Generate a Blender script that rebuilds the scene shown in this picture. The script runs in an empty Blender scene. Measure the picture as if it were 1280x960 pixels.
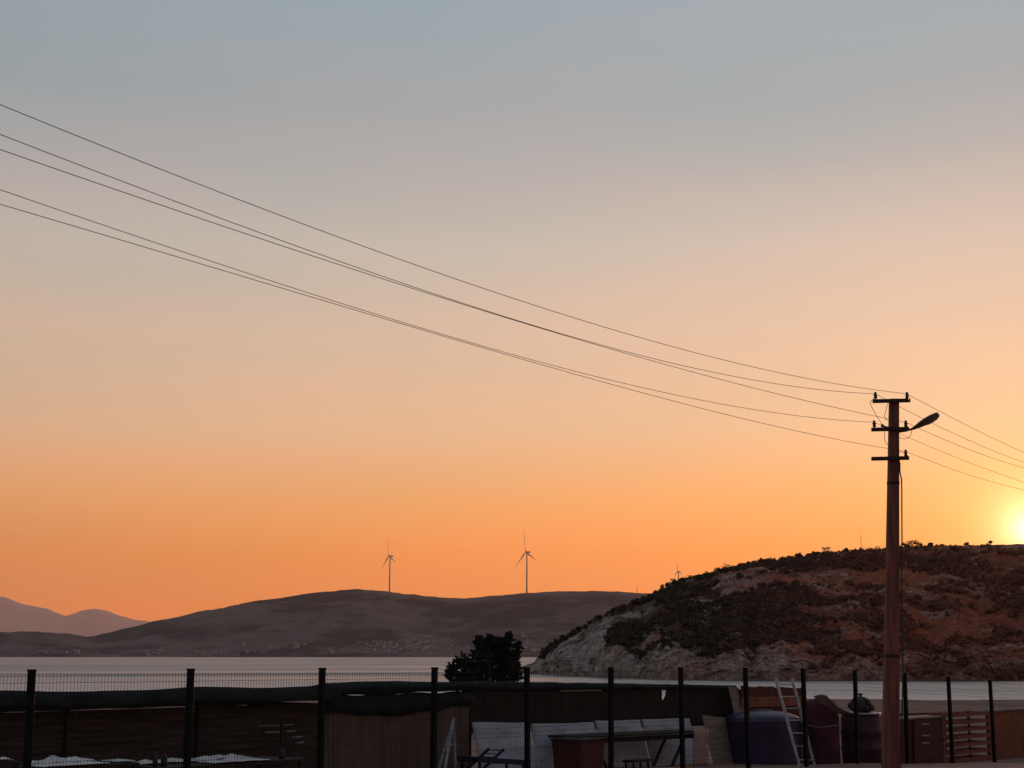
import bpy, math, random
import numpy as np
from mathutils import Vector, Matrix, noise as mnoise

R = math.radians
random.seed(7)
scene = bpy.context.scene
COL = scene.collection

# ------------------------------------------------------------------ camera geometry
F = 1900.0                       # focal length in pixels of the 1280 px wide photograph
PITCH = math.atan(339.0 / F)
EYE = Vector((0.0, 0.0, 4.2))
cp, sp = math.cos(PITCH), math.sin(PITCH)

def ray(px, py):
    u = (px - 640.0) / F
    v = (480.0 - py) / F
    return Vector((u, cp - v * sp, sp + v * cp))

def at(px, py, Y):               # the point seen at a pixel, at a forward distance Y
    d = ray(px, py)
    return EYE + d * (Y / d.y)

# fence line in plan
F0 = Vector((-600.0 / F * 20.0 / 1.0158, 20.0))
FSTEP = Vector((1.601, 1.836))
FD = FSTEP.normalized()
FN = Vector((-FD.y, FD.x))

def on(px, py, off):             # the point seen at a pixel on the vertical plane 'off' metres behind the fence
    d = ray(px, py)
    t = (off + FN.dot(F0)) / (FN.x * d.x + FN.y * d.y)
    return EYE + d * t

G_TAB = [(-60, 2.05), (0, 2.0), (20, 1.95), (25, 1.94), (31, 1.88), (36.5, 1.70), (40, 1.45), (42, 1.35), (50, 1.2),
         (60, 1.02), (100, .5), (148, 0.0), (165, -.35), (200, -1.6), (400, -2.4)]
def interp(tab, x):
    if x <= tab[0][0]: return tab[0][1]
    for (a, fa), (b, fb) in zip(tab, tab[1:]):
        if x <= b:
            return fa + (fb - fa) * (x - a) / (b - a)
    return tab[-1][1]
def smooth_interp(tab, x):
    if x <= tab[0][0]: return tab[0][1]
    for (a, fa), (b, fb) in zip(tab, tab[1:]):
        if x <= b:
            t = (x - a) / (b - a); t = t * t * (3 - 2 * t) * .5 + t * .5
            return fa + (fb - fa) * t
    return tab[-1][1]
def gz(x, y):
    return interp(G_TAB, y)

# ------------------------------------------------------------------ materials
def new_mat(name):
    m = bpy.data.materials.new(name); m.use_nodes = True
    nt = m.node_tree
    b = nt.nodes['Principled BSDF']
    return m, nt, b

def mat(name, c1, c2=None, rough=.8, scale=3.0, bump=.0, bscale=None, stretch=(1, 1, 1), spec=.3, metal=0.0, contrast=(.35, .65), detail=6):
    m, nt, b = new_mat(name)
    N, L = nt.nodes, nt.links
    b.inputs['Roughness'].default_value = rough
    b.inputs['Specular IOR Level'].default_value = spec
    b.inputs['Metallic'].default_value = metal
    if c2 is None: c2 = tuple(x * .7 for x in c1)
    tc = N.new('ShaderNodeTexCoord'); mp = N.new('ShaderNodeMapping')
    mp.inputs['Scale'].default_value = stretch
    L.new(tc.outputs['Object'], mp.inputs['Vector'])
    nz = N.new('ShaderNodeTexNoise'); nz.inputs['Scale'].default_value = scale; nz.inputs['Detail'].default_value = detail
    L.new(mp.outputs[0], nz.inputs['Vector'])
    cr = N.new('ShaderNodeValToRGB')
    cr.color_ramp.elements[0].position = contrast[0]; cr.color_ramp.elements[0].color = (*c1, 1)
    cr.color_ramp.elements[1].position = contrast[1]; cr.color_ramp.elements[1].color = (*c2, 1)
    L.new(nz.outputs['Fac'], cr.inputs['Fac']); L.new(cr.outputs['Color'], b.inputs['Base Color'])
    if bump:
        n2 = N.new('ShaderNodeTexNoise'); n2.inputs['Scale'].default_value = bscale or scale * 4; n2.inputs['Detail'].default_value = 8
        L.new(mp.outputs[0], n2.inputs['Vector'])
        bp = N.new('ShaderNodeBump'); bp.inputs['Strength'].default_value = 1; bp.inputs['Distance'].default_value = bump
        L.new(n2.outputs['Fac'], bp.inputs['Height']); L.new(bp.outputs[0], b.inputs['Normal'])
    return m

M = {}
M['sand'] = mat('beach sand and dirt with glare tint', (.36, .20, .145), (.23, .125, .092), .95, .35, .03, 6)  # reddened and lightened to stand in for sun glare over the ground
M['poleglare'] = mat('pole tinted red brown by glare', (.31, .105, .072), (.155, .056, .042), .85, 2.6, .006, 25, (4, 4, .35))  # red brown is sun glare put into the colour of the pole
M['concrete'] = mat('weathered concrete', (.30, .27, .24), (.20, .175, .155), .9, 1.5, .006, 25, (3, 3, .6))
M['steel'] = mat('rusty steel arm', (.060, .030, .024), (.038, .02, .016), .7, 6)
M['porcelain'] = mat('brown glazed insulator', (.05, .03, .022), (.035, .02, .015), .25, 5, spec=.5)
M['cable'] = mat('grey brown cable', (.075, .055, .042), (.05, .038, .03), .7, 4)
M['lamp'] = mat('brown lamp housing', (.15, .085, .055), (.10, .06, .04), .45, 5)
M['lampglass'] = mat('dusty lamp glass', (.22, .20, .17), (.16, .14, .12), .25, 5, spec=.5)
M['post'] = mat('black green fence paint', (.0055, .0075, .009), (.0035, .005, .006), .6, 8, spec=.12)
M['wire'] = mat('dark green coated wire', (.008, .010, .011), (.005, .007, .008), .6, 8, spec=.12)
M['greentarp'] = mat('dark green tarpaulin', (.040, .047, .045), (.020, .025, .024), .95, 1.6, .03, 5, (1, 1, 2), spec=.08)
M['blacktarp'] = mat('black sagging fabric', (.012, .011, .012), (.007, .0065, .007), .75, 2, .02, 4)
M['brownboard'] = mat('weathered brown boards', (.085, .055, .042), (.038, .025, .02), .9, 2.0, .012, 8, (.5, .5, 9))
M['darkboard'] = mat('dark stained boards', (.036, .018, .014), (.017, .009, .008), .8, 2.0, .01, 8, (6, 6, .5))
M['reed'] = mat('reed matting', (.21, .140, .105), (.145, .098, .074), .9, 1.2, .006, 30, (3, 3, .35))
M['whitepanel'] = mat('dirty white panel', (.52, .52, .56), (.34, .33, .36), .55, 1.3, .006, 6, (1, 1, 3))
M['whiteplastic'] = mat('white plastic sheet', (.90, .80, .74), (.52, .45, .42), .35, 2, .01, 9)
M['redwood'] = mat('red brown wood with glare tint', (.15, .040, .028), (.085, .023, .017), .7, 3, .004, 20, (5, 5, .6))  # red pushed up to carry the sun glare on the yard timber
M['darkwood'] = mat('dark oiled timber', (.055, .032, .026), (.028, .017, .014), .75, 3, .004, 20, (1, 1, 6))
M['navywood'] = mat('dark blue painted wood', (.020, .024, .045), (.012, .014, .026), .6, 3)
M['paleboard'] = mat('pale bare plywood', (.34, .24, .19), (.22, .15, .12), .85, 3, .004, 14, (1, 1, 5))
M['pinkcloth'] = mat('faded pink towel', (.55, .33, .29), (.42, .24, .21), .95, 6, .01, 40)
M['palepole'] = mat('pale peeled poles', (.36, .32, .32), (.25, .22, .22), .8, 5)
M['blueplastic'] = mat('blue plastic tank tinted purple by glare', (.060, .028, .085), (.036, .018, .052), .42, 2, .004, 9, spec=.5)  # blue plastic shifted to purple by painted glare
M['alu'] = mat('dull aluminium', (.50, .42, .40), (.36, .30, .28), .4, 6, metal=.6)
M['redcover'] = mat('dark cover cloth with plum glare tint', (.150, .038, .062), (.080, .021, .036), .9, 3, .02, 6)  # plum red holds the warm glare over the covered pile
M['barrel'] = mat('dark plastic barrel with maroon glare tint', (.095, .030, .050), (.055, .018, .030), .5, 3)  # maroon cast painted in for the glare
M['bag'] = mat('dark rubbish bag', (.040, .014, .013), (.024, .009, .008), .5, 4, .02, 9, spec=.5)
M['sack'] = mat('pale woven sack', (.42, .28, .26), (.28, .18, .17), .85, 5, .01, 30)
M['handle'] = mat('pale metal handle', (.6, .5, .46), (.45, .38, .35), .4, 5)
M['redwall'] = mat('red brown plastered wall with painted glare', (.42, .13, .07), (.28, .085, .048), .9, 2.0, .01, 12)  # strong red imitates sun glare on the wall and crate
M['leaf'] = mat('dark tamarisk foliage', (.028, .034, .018), (.015, .019, .011), .8, 1.2)
M['bark'] = mat('dark bark', (.05, .038, .03), (.03, .022, .018), .95, 8, .01, 20)
M['scrub'] = mat('maquis scrub leaves with glare tint', (.062, .038, .020), (.026, .020, .011), .85, .12)
_m = M['scrub']; _nt = _m.node_tree; _b = _nt.nodes['Principled BSDF']; _src = _b.inputs['Base Color'].links[0].from_socket
_a = _nt.nodes.new('ShaderNodeAttribute'); _a.attribute_name = 'red'; _x = _nt.nodes.new('ShaderNodeMix'); _x.data_type = 'RGBA'
_x.inputs[7].default_value = (.19, .050, .024, 1)  # rust red mixed in on the right imitates the glare of the sun
_nt.links.new(_a.outputs['Fac'], _x.inputs[0]); _nt.links.new(_src, _x.inputs[6])
_d = _nt.nodes.new('ShaderNodeAttribute'); _d.attribute_name = 'dry'; _y = _nt.nodes.new('ShaderNodeMix'); _y.data_type = 'RGBA'
_y.inputs[7].default_value = (.20, .135, .085, 1)
_nt.links.new(_d.outputs['Fac'], _y.inputs[0]); _nt.links.new(_x.outputs[2], _y.inputs[6]); _nt.links.new(_y.outputs[2], _b.inputs['Base Color'])
M['turbine'] = mat('white turbine paint', (.55, .53, .50), (.5, .48, .45), .5, .05)
M['house'] = mat('whitewashed house wall', (.72, .65, .63), (.42, .37, .36), .9, .1)
M['roofs'] = mat('pale tiled roof', (.24, .15, .12), (.17, .11, .09), .9, .2)
M['window'] = mat('dark window glass', (.03, .03, .035), (.02, .02, .024), .2, 1)
M['mast'] = mat('grey mast steel', (.10, .09, .085), (.07, .065, .06), .6, 1)

# headland: rock, soil, dry grass by slope and noise; the red attribute paints in sun glare
def terrain_mat(name, rock1, rock2, soil1, soil2, veg, s1, s2, slope=(.62, .82), vegpos=(.5, .6), bump=.4, attrs=False):
    m, nt, b = new_mat(name); N, L = nt.nodes, nt.links
    b.inputs['Roughness'].default_value = .95; b.inputs['Specular IOR Level'].default_value = .1
    g = N.new('ShaderNodeNewGeometry')
    def nz(scale, detail=8, rough=.6):
        n = N.new('ShaderNodeTexNoise'); n.inputs['Scale'].default_value = scale; n.inputs['Detail'].default_value = detail
        n.inputs['Roughness'].default_value = rough
        L.new(g.outputs['Position'], n.inputs['Vector']); return n
    def ramp(fac, p0, c0, p1, c1):
        r = N.new('ShaderNodeValToRGB'); e = r.color_ramp.elements
        e[0].position, e[1].position = p0, p1; e[0].color = (*c0, 1); e[1].color = (*c1, 1)
        L.new(fac, r.inputs['Fac']); return r.outputs['Color']
    def mix(f, a, bb):
        x = N.new('ShaderNodeMix'); x.data_type = 'RGBA'
        L.new(f, x.inputs[0]); L.new(a, x.inputs[6]); L.new(bb, x.inputs[7]); return x.outputs[2]
    a = nz(s1); c = nz(s2); d = nz(s1 * .35, 10, .65)
    rock = ramp(c.outputs['Fac'], .35, rock1, .65, rock2)
    soil = ramp(a.outputs['Fac'], .35, soil1, .65, soil2)
    vg = N.new('ShaderNodeRGB'); vg.outputs[0].default_value = (*veg, 1)
    sv = mix(ramp(d.outputs['Fac'], vegpos[0], (0, 0, 0), vegpos[1], (1, 1, 1)), soil, vg.outputs[0])
    sx = N.new('ShaderNodeSeparateXYZ'); L.new(g.outputs['Normal'], sx.inputs[0])
    ad = N.new('ShaderNodeMath'); ad.operation = 'MULTIPLY_ADD'; ad.inputs[1].default_value = .35; ad.inputs[2].default_value = 0
    L.new(a.outputs['Fac'], ad.inputs[0])
    su = N.new('ShaderNodeMath'); su.operation = 'ADD'; L.new(sx.outputs['Z'], su.inputs[0]); L.new(ad.outputs[0], su.inputs[1])
    rk = ramp(su.outputs[0], slope[0] + .17, (1, 1, 1), slope[1] + .17, (0, 0, 0))
    if attrs:
        ar = N.new('ShaderNodeAttribute'); ar.attribute_name = 'red'
        s2_ = ramp(a.outputs['Fac'], .35, (.21, .145, .112), .65, (.12, .085, .066))
        sv2 = mix(ramp(d.outputs['Fac'], vegpos[0], (0, 0, 0), vegpos[1], (1, 1, 1)), s2_, vg.outputs[0])
        sv = mix(ar.outputs['Fac'], sv2, sv)
        rr_ = ramp(c.outputs['Fac'], .35, (.56, .29, .21), .65, (.32, .145, .10))  # red rock tones carry painted glare on the sun side
        rock = mix(ar.outputs['Fac'], rock, rr_)
        ak = N.new('ShaderNodeAttribute'); ak.attribute_name = 'rock'
        mx = N.new('ShaderNodeMath'); mx.operation = 'MAXIMUM'; hf = N.new('ShaderNodeMath'); hf.operation = 'MULTIPLY'; hf.inputs[1].default_value = .6
        L.new(rk, hf.inputs[0]); L.new(hf.outputs[0], mx.inputs[0]); L.new(ak.outputs['Fac'], mx.inputs[1]); rk = mx.outputs[0]
    fin = mix(rk, sv, rock)
    L.new(fin, b.inputs['Base Color'])
    hgt_ = c.outputs['Fac']
    if attrs:                      # stones, cracks and dry tufts: finer colour break-up and relief
        f1 = nz(1.1, 10, .75); vo = N.new('ShaderNodeTexVoronoi'); vo.feature = 'DISTANCE_TO_EDGE'; vo.inputs['Scale'].default_value = .55
        wv = N.new('ShaderNodeMix'); wv.data_type = 'VECTOR'; wv.inputs[0].default_value = .25
        L.new(g.outputs['Position'], wv.inputs[4]); L.new(f1.outputs['Color'], wv.inputs[5]); L.new(wv.outputs[1], vo.inputs['Vector'])
        sp2 = ramp(f1.outputs['Fac'], .36, (.42, .40, .38), .64, (1.45, 1.42, 1.38))
        mm = N.new('ShaderNodeMix'); mm.data_type = 'RGBA'; mm.blend_type = 'MULTIPLY'; mm.inputs[0].default_value = 1
        L.new(fin, mm.inputs[6]); L.new(sp2, mm.inputs[7]); L.new(mm.outputs[2], b.inputs['Base Color'])
        cr_ = N.new('ShaderNodeMapRange'); cr_.inputs[1].default_value = 0; cr_.inputs[2].default_value = .25; L.new(vo.outputs['Distance'], cr_.inputs[0])
        a1 = N.new('ShaderNodeMath'); a1.operation = 'MULTIPLY_ADD'; a1.inputs[1].default_value = .9; L.new(cr_.outputs[0], a1.inputs[0]); L.new(hgt_, a1.inputs[2])
        a2_ = N.new('ShaderNodeMath'); a2_.operation = 'MULTIPLY_ADD'; a2_.inputs[1].default_value = 1.6; L.new(f1.outputs['Fac'], a2_.inputs[0]); L.new(a1.outputs[0], a2_.inputs[2]); hgt_ = a2_.outputs[0]
    bp = N.new('ShaderNodeBump'); bp.inputs['Distance'].default_value = bump; bp.inputs['Strength'].default_value = 1
    L.new(hgt_, bp.inputs['Height']); L.new(bp.outputs[0], b.inputs['Normal'])
    return m
M['headland'] = terrain_mat('headland rock and soil with glare tint', (.58, .48, .41), (.30, .24, .20), (.52, .135, .068), (.34, .085, .046), (.14, .042, .024), .05, .35, attrs=True)  # red soil and plant tones stand in for sun glare
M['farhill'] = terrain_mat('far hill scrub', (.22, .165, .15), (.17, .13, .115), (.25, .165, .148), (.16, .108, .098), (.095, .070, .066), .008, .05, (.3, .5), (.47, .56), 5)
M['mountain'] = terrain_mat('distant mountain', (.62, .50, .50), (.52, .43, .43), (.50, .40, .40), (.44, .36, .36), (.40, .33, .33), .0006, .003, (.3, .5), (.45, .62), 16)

def sea_mat():
    m, nt, b = new_mat('rippled sea water'); N, L = nt.nodes, nt.links
    b.inputs['Base Color'].default_value = (.075, .085, .095, 1)
    b.inputs['Roughness'].default_value = .32
    b.inputs['IOR'].default_value = 2.0
    g = N.new('ShaderNodeNewGeometry')
    def wave(sc, st, detail, rot):
        mp = N.new('ShaderNodeMapping'); mp.inputs['Scale'].default_value = st; mp.inputs['Rotation'].default_value = (0, 0, R(rot))
        L.new(g.outputs['Position'], mp.inputs['Vector'])
        n = N.new('ShaderNodeTexNoise'); n.inputs['Scale'].default_value = sc; n.inputs['Detail'].default_value = detail
        n.inputs['Roughness'].default_value = .55
        L.new(mp.outputs[0], n.inputs['Vector']); return n.outputs['Fac']
    rs = N.new('ShaderNodeMapRange'); rs.inputs[1].default_value = .38; rs.inputs[2].default_value = .62; rs.inputs[3].default_value = .25; rs.inputs[4].default_value = .52
    L.new(wave(.02, (.12, 1.0, 1), 5, 4), rs.inputs[0]); L.new(rs.outputs[0], b.inputs['Roughness'])
    sp_ = N.new('ShaderNodeSeparateXYZ'); L.new(g.outputs['Position'], sp_.inputs[0])
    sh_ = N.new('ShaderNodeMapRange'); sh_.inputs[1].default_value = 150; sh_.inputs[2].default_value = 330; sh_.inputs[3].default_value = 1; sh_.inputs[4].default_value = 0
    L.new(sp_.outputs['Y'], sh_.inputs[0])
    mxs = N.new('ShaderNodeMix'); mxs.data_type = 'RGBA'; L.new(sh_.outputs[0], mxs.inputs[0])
    mxs.inputs[6].default_value = (.105, .138, .165, 1); mxs.inputs[7].default_value = (.68, .54, .49, 1); L.new(mxs.outputs[2], b.inputs['Base Color'])  # pale shallows; their brightness stands in for reflected sky
    w1 = wave(.22, (.45, 1.3, 1), 5, 12); w2 = wave(1.6, (.6, 1.2, 1), 4, -20); w3 = wave(.03, (.4, 1.5, 1), 3, 5)
    a = N.new('ShaderNodeMath'); a.operation = 'MULTIPLY_ADD'; a.inputs[1].default_value = .18
    L.new(w2, a.inputs[0]); L.new(w1, a.inputs[2])
    a2 = N.new('ShaderNodeMath'); a2.operation = 'MULTIPLY_ADD'; a2.inputs[1].default_value = 1.5
    L.new(w3, a2.inputs[0]); L.new(a.outputs[0], a2.inputs[2])
    bp = N.new('ShaderNodeBump'); bp.inputs['Distance'].default_value = .8; bp.inputs['Strength'].default_value = 1
    L.new(a2.outputs[0], bp.inputs['Height']); L.new(bp.outputs[0], b.inputs['Normal'])
    return m
M['sea'] = sea_mat()

# ------------------------------------------------------------------ mesh builder
class MB:
    def __init__(s): s.v, s.f = [], []
    def add(s, vs, fs):
        o = len(s.v); s.v += [Vector(p) for p in vs]; s.f += [tuple(i + o for i in f) for f in fs]; return s
    def hexa(s, b4, t4):
        return s.add(list(b4) + list(t4), [(3, 2, 1, 0), (4, 5, 6, 7), (0, 1, 5, 4), (1, 2, 6, 5), (2, 3, 7, 6), (3, 0, 4, 7)])
    def obox(s, c, ax, ay, az):   # centre and three half-axis vectors, chamfered a little on the long edges
        c, ax, ay, az = Vector(c), Vector(ax), Vector(ay), Vector(az)
        ch = min(ax.length, ay.length) * .16
        kx, ky = ax.normalized() * ch, ay.normalized() * ch
        ring = [ax - kx + ay, -ax + kx + ay, -ax + ay - ky, -ax - ay + ky, -ax + kx - ay, ax - kx - ay, ax - ay + ky, ax + ay - ky]
        n = 8
        vs = [c + r - az for r in ring] + [c + r + az for r in ring]
        fs = [tuple(range(n - 1, -1, -1)), tuple(range(n, 2 * n))] + [(i, (i + 1) % n, n + (i + 1) % n, n + i) for i in range(n)]
        return s.add(vs, fs)
    def bar(s, p0, p1, w, h, up=(0, 0, 1)):
        p0, p1 = Vector(p0), Vector(p1); d = p1 - p0; L = d.length; d.normalize()
        up = Vector(up)
        if abs(d.dot(up)) > .98: up = Vector((FD.x, FD.y, 0))
        x = d.cross(up).normalized(); y = x.cross(d).normalized()
        return s.obox((p0 + p1) / 2, x * (w / 2), y * (h / 2), d * (L / 2))
    def tube(s, pts, r, n=6, cap=True):
        pts = [Vector(p) for p in pts]; rs = r if isinstance(r, (list, tuple)) else [r] * len(pts)
        rings = []; prev = None
        for i, p in enumerate(pts):
            d = (pts[min(i + 1, len(pts) - 1)] - pts[max(i - 1, 0)])
            if d.length < 1e-9: d = Vector((0, 0, 1))
            d.normalize()
            if prev is None:
                a = Vector((0, 0, 1)) if abs(d.z) < .9 else Vector((1, 0, 0))
                x = d.cross(a).normalized()
            else:
                x = (prev - d * prev.dot(d)).normalized()
            prev = x; y = d.cross(x)
            rings.append([p + (x * math.cos(2 * math.pi * k / n) + y * math.sin(2 * math.pi * k / n)) * rs[i] for k in range(n)])
        vs = [q for r_ in rings for q in r_]; fs = []
        for i in range(len(pts) - 1):
            for k in range(n):
                fs.append((i * n + k, i * n + (k + 1) % n, (i + 1) * n + (k + 1) % n, (i + 1) * n + k))
        if cap:
            fs.append(tuple(range(n - 1, -1, -1))); fs.append(tuple((len(pts) - 1) * n + k for k in range(n)))
        return s.add(vs, fs)
    def lathe(s, c, prof, n=20, wob=0.0, seed=0):
        c = Vector(c); vs, fs = [], []
        rnd = random.Random(seed)
        for i, (r, z) in enumerate(prof):
            for k in range(n):
                a = 2 * math.pi * k / n
                q = 1 + wob * mnoise.noise(Vector((math.cos(a) * 1.7 + seed, math.sin(a) * 1.7, z * 2.2)))
                vs.append(c + Vector((r * q * math.cos(a), r * q * math.sin(a), z)))
        for i in range(len(prof) - 1):
            for k in range(n):
                fs.append((i * n + k, i * n + (k + 1) % n, (i + 1) * n + (k + 1) % n, (i + 1) * n + k))
        fs.append(tuple(range(n - 1, -1, -1))); fs.append(tuple((len(prof) - 1) * n + k for k in range(n)))
        return s.add(vs, fs)
    def sheet(s, fn, nu, nv, th, skip=()):      # a thin solid cloth: fn(u, v) -> point; th = thickness vector
        th = Vector(th); vs = []
        for j in range(nv + 1):
            for i in range(nu + 1):
                vs.append(Vector(fn(i / nu, j / nv)))
        n0 = len(vs); vs += [p + th for p in vs]
        W = nu + 1; cells = {(i, j) for i in range(nu) for j in range(nv)} - set(skip); fs = []
        for (i, j) in cells:
            q = (j * W + i, j * W + i + 1, (j + 1) * W + i + 1, (j + 1) * W + i)
            fs.append(q); fs.append(tuple(x + n0 for x in reversed(q)))
            for (di, dj, e) in ((0, -1, (0, 1)), (1, 0, (1, 2)), (0, 1, (2, 3)), (-1, 0, (3, 0))):
                if (i + di, j + dj) not in cells:
                    a, b = q[e[0]], q[e[1]]
                    fs.append((b, a, a + n0, b + n0))
        return s.add(vs, fs)
    def build(s, name, m, parent=None, base=None, smooth=False):
        if parent is not None: base = Vector(parent['_b'])
        base = Vector(base) if base is not None else Vector((0, 0, 0))
        me = bpy.data.meshes.new(name)
        me.from_pydata([p - base for p in s.v], [], s.f); me.update()
        me.materials.append(m)
        if smooth:
            me.polygons.foreach_set('use_smooth', [True] * len(me.polygons))
        o = bpy.data.objects.new(name, me); COL.objects.link(o)
        if parent is not None: o.parent = parent; o['_b'] = tuple(base)
        else: o.location = base
        return o

def tag(o, label=None, cat=None, group=None, kind=None):
    if label: o['label'] = label
    if cat: o['category'] = cat
    if group: o['group'] = group
    if kind: o['kind'] = kind
    return o
TEMP = []
def thing(name, base, label, cat, group=None):
    o = bpy.data.objects.new(name, None); COL.objects.link(o); o.location = base; o.empty_display_size = .2
    o['_b'] = tuple(base); TEMP.append(o)
    return tag(o, label, cat, group)
def copy_tree(o, parent=None):
    kids = list(o.children)
    c = o.copy(); COL.objects.link(c)
    if parent is not None: c.parent = parent
    for k in kids: copy_tree(k, c)
    return c
V3 = lambda xy, z: Vector((xy[0], xy[1], z))
FD3, FN3, UP = Vector((FD.x, FD.y, 0)), Vector((FN.x, FN.y, 0)), Vector((0, 0, 1))

# ------------------------------------------------------------------ world: dusk sky
SUNP = ray(1287, 661).normalized()
sun_el = math.asin(SUNP.z); sun_az = math.atan2(SUNP.x, SUNP.y)
w = bpy.data.worlds.new('World'); scene.world = w; w.use_nodes = True
nt = w.node_tree; N, L = nt.nodes, nt.links; N.clear()
out = N.new('ShaderNodeOutputWorld')
tc = N.new('ShaderNodeTexCoord')
nrm = N.new('ShaderNodeVectorMath'); nrm.operation = 'NORMALIZE'; L.new(tc.outputs['Generated'], nrm.inputs[0])
DIR = nrm.outputs['Vector']
def math_node(op, a, b=None, c=None, clamp=False):
    n = N.new('ShaderNodeMath'); n.operation = op; n.use_clamp = clamp
    for i, x in enumerate((a, b, c)):
        if x is None: continue
        if isinstance(x, (int, float)): n.inputs[i].default_value = x
        else: L.new(x, n.inputs[i])
    return n.outputs[0]
def dot_node(vec, const):
    n = N.new('ShaderNodeVectorMath'); n.operation = 'DOT_PRODUCT'; L.new(vec, n.inputs[0]); n.inputs[1].default_value = const
    return n.outputs['Value']
def mixc(f, a, b, blend='MIX'):
    n = N.new('ShaderNodeMix'); n.data_type = 'RGBA'; n.blend_type = blend
    for i, x in ((0, f), (6, a), (7, b)):
        if isinstance(x, (int, float)): n.inputs[i].default_value = x
        elif isinstance(x, tuple): n.inputs[i].default_value = (*x, 1)
        else: L.new(x, n.inputs[i])
    return n.outputs[2]
sx = N.new('ShaderNodeSeparateXYZ'); L.new(DIR, sx.inputs[0])
def ramp_node(fac, stops):
    r = N.new('ShaderNodeValToRGB'); e = r.color_ramp.elements
    e[0].position = stops[0][0]; e[0].color = (*stops[0][1], 1)
    e[1].position = stops[-1][0]; e[1].color = (*stops[-1][1], 1)
    for p, c in stops[1:-1]:
        x = e.new(p); x.color = (*c, 1)
    L.new(fac, r.inputs['Fac']); return r.outputs['Color']
zc = math_node('MAXIMUM', sx.outputs['Z'], 0.0)
WEST = [(0.0, (1.02, .245, .022)), (.031, (1.02, .262, .026)), (.061, (1.0, .295, .040)), (.098, (.93, .400, .125)),
        (.144, (.80, .505, .298)), (.2045, (.705, .522, .385)), (.262, (.57, .510, .442)), (.307, (.425, .435, .422)),
        (.35, (.335, .392, .412)), (.4115, (.300, .396, .445)), (.6, (.21, .29, .36)), (1.0, (.14, .20, .27))]
west = ramp_node(zc, WEST)
EAST = [(0.0, (.12, .115, .13)), (.1, (.15, .135, .15)), (.25, (.17, .15, .165)), (.5, (.13, .15, .19)), (1.0, (.12, .17, .24))]
east = ramp_node(zc, EAST)
# cosine of the horizontal angle to the sun
hx = N.new('ShaderNodeVectorMath'); hx.operation = 'MULTIPLY'; hx.inputs[1].default_value = (1, 1, 0); L.new(DIR, hx.inputs[0])
hn = N.new('ShaderNodeVectorMath'); hn.operation = 'NORMALIZE'; L.new(hx.outputs[0], hn.inputs[0])
ca = dot_node(hn.outputs[0], (math.sin(sun_az), math.cos(sun_az), 0))
wf = math_node('POWER', math_node('MULTIPLY_ADD', ca, .5, .5, clamp=True), 1.65)
sky = mixc(wf, east, west)
# faint thin streaks of cloud
mp = N.new('ShaderNodeMapping'); mp.inputs['Scale'].default_value = (2.2, 2.2, 11.0); L.new(DIR, mp.inputs['Vector'])
cn = N.new('ShaderNodeTexNoise'); cn.inputs['Scale'].default_value = 1.6; cn.inputs['Detail'].default_value = 6; cn.inputs['Roughness'].default_value = .5
L.new(mp.outputs[0], cn.inputs['Vector'])
cl = ramp_node(cn.outputs['Fac'], [(.33, (.945, .985, .995)), (.67, (1.06, 1.0, .995))])
sky = mixc(1.0, sky, cl, 'MULTIPLY')
# glow round the sun
theta = math_node('ARCCOSINE', math_node('MINIMUM', dot_node(DIR, tuple(SUNP)), 1.0))
def glow(scale_deg, col):
    e = math_node('EXPONENT', math_node('MULTIPLY', theta, -1.0 / R(scale_deg)))
    return mixc(1.0, (0, 0, 0), mixc(e, (0, 0, 0), col), 'ADD')
sky = mixc(1.0, sky, glow(8.0, (.10, .0, .012)), 'ADD')
sky = mixc(1.0, sky, glow(1.5, (.35, .80, .20)), 'ADD')
sky = mixc(1.0, sky, glow(.45, (3.0, 2.6, 1.9)), 'ADD')
bg = N.new('ShaderNodeBackground'); bg.inputs['Strength'].default_value = 1.0; L.new(sky, bg.inputs['Color'])
nis = N.new('ShaderNodeTexSky'); nis.sky_type = 'NISHITA'; nis.sun_disc = False
nis.sun_elevation = sun_el; nis.sun_rotation = sun_az; nis.air_density = 1.2; nis.dust_density = 2.5
bn = N.new('ShaderNodeBackground'); bn.inputs['Strength'].default_value = .007; L.new(nis.outputs[0], bn.inputs['Color'])
ads = N.new('ShaderNodeAddShader'); L.new(bg.outputs[0], ads.inputs[0]); L.new(bn.outputs[0], ads.inputs[1])
L.new(ads.outputs[0], out.inputs['Surface'])

sl = bpy.data.lights.new('sun', 'SUN'); sl.energy = 2.0; sl.angle = R(.53); sl.color = (1.0, .34, .10)
so = bpy.data.objects.new('sun', sl); COL.objects.link(so)
so.rotation_euler = SUNP.to_track_quat('Z', 'Y').to_euler(); so.location = (40, 60, 40)

# ------------------------------------------------------------------ setting
def fbm(p, oct=4):
    return mnoise.fractal(p, 1.0, 2.0, oct)

def ground():
    xs = list(np.linspace(-260, -40, 28)) + list(np.linspace(-38, 60, 90)) + list(np.linspace(62, 330, 40))
    ys = list(np.linspace(-60, 10, 20)) + list(np.linspace(11, 60, 70)) + list(np.linspace(62, 200, 60)) + [300, 400]
    vs, fs = [], []
    for y in ys:
        for x in xs:
            sh = y + 6 * fbm(Vector((x * .02, 3.1, 0)), 3) * (1 if y > 90 else 0)
            z = gz(x, sh)
            z += .05 * fbm(Vector((x * .5, y * .5, 0)), 4) + (.12 * fbm(Vector((x * .08, y * .08, 5)), 3) if y > 55 else 0)
            vs.append((x, y, z))
    W = len(xs)
    for j in range(len(ys) - 1):
        for i in range(W - 1):
            fs.append((j * W + i, j * W + i + 1, (j + 1) * W + i + 1, (j + 1) * W + i))
    mb = MB(); mb.add(vs, fs)
    return tag(mb.build('ground', M['sand'], smooth=True), kind='structure', label='sandy beach ground behind the fence')
ground()
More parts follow.
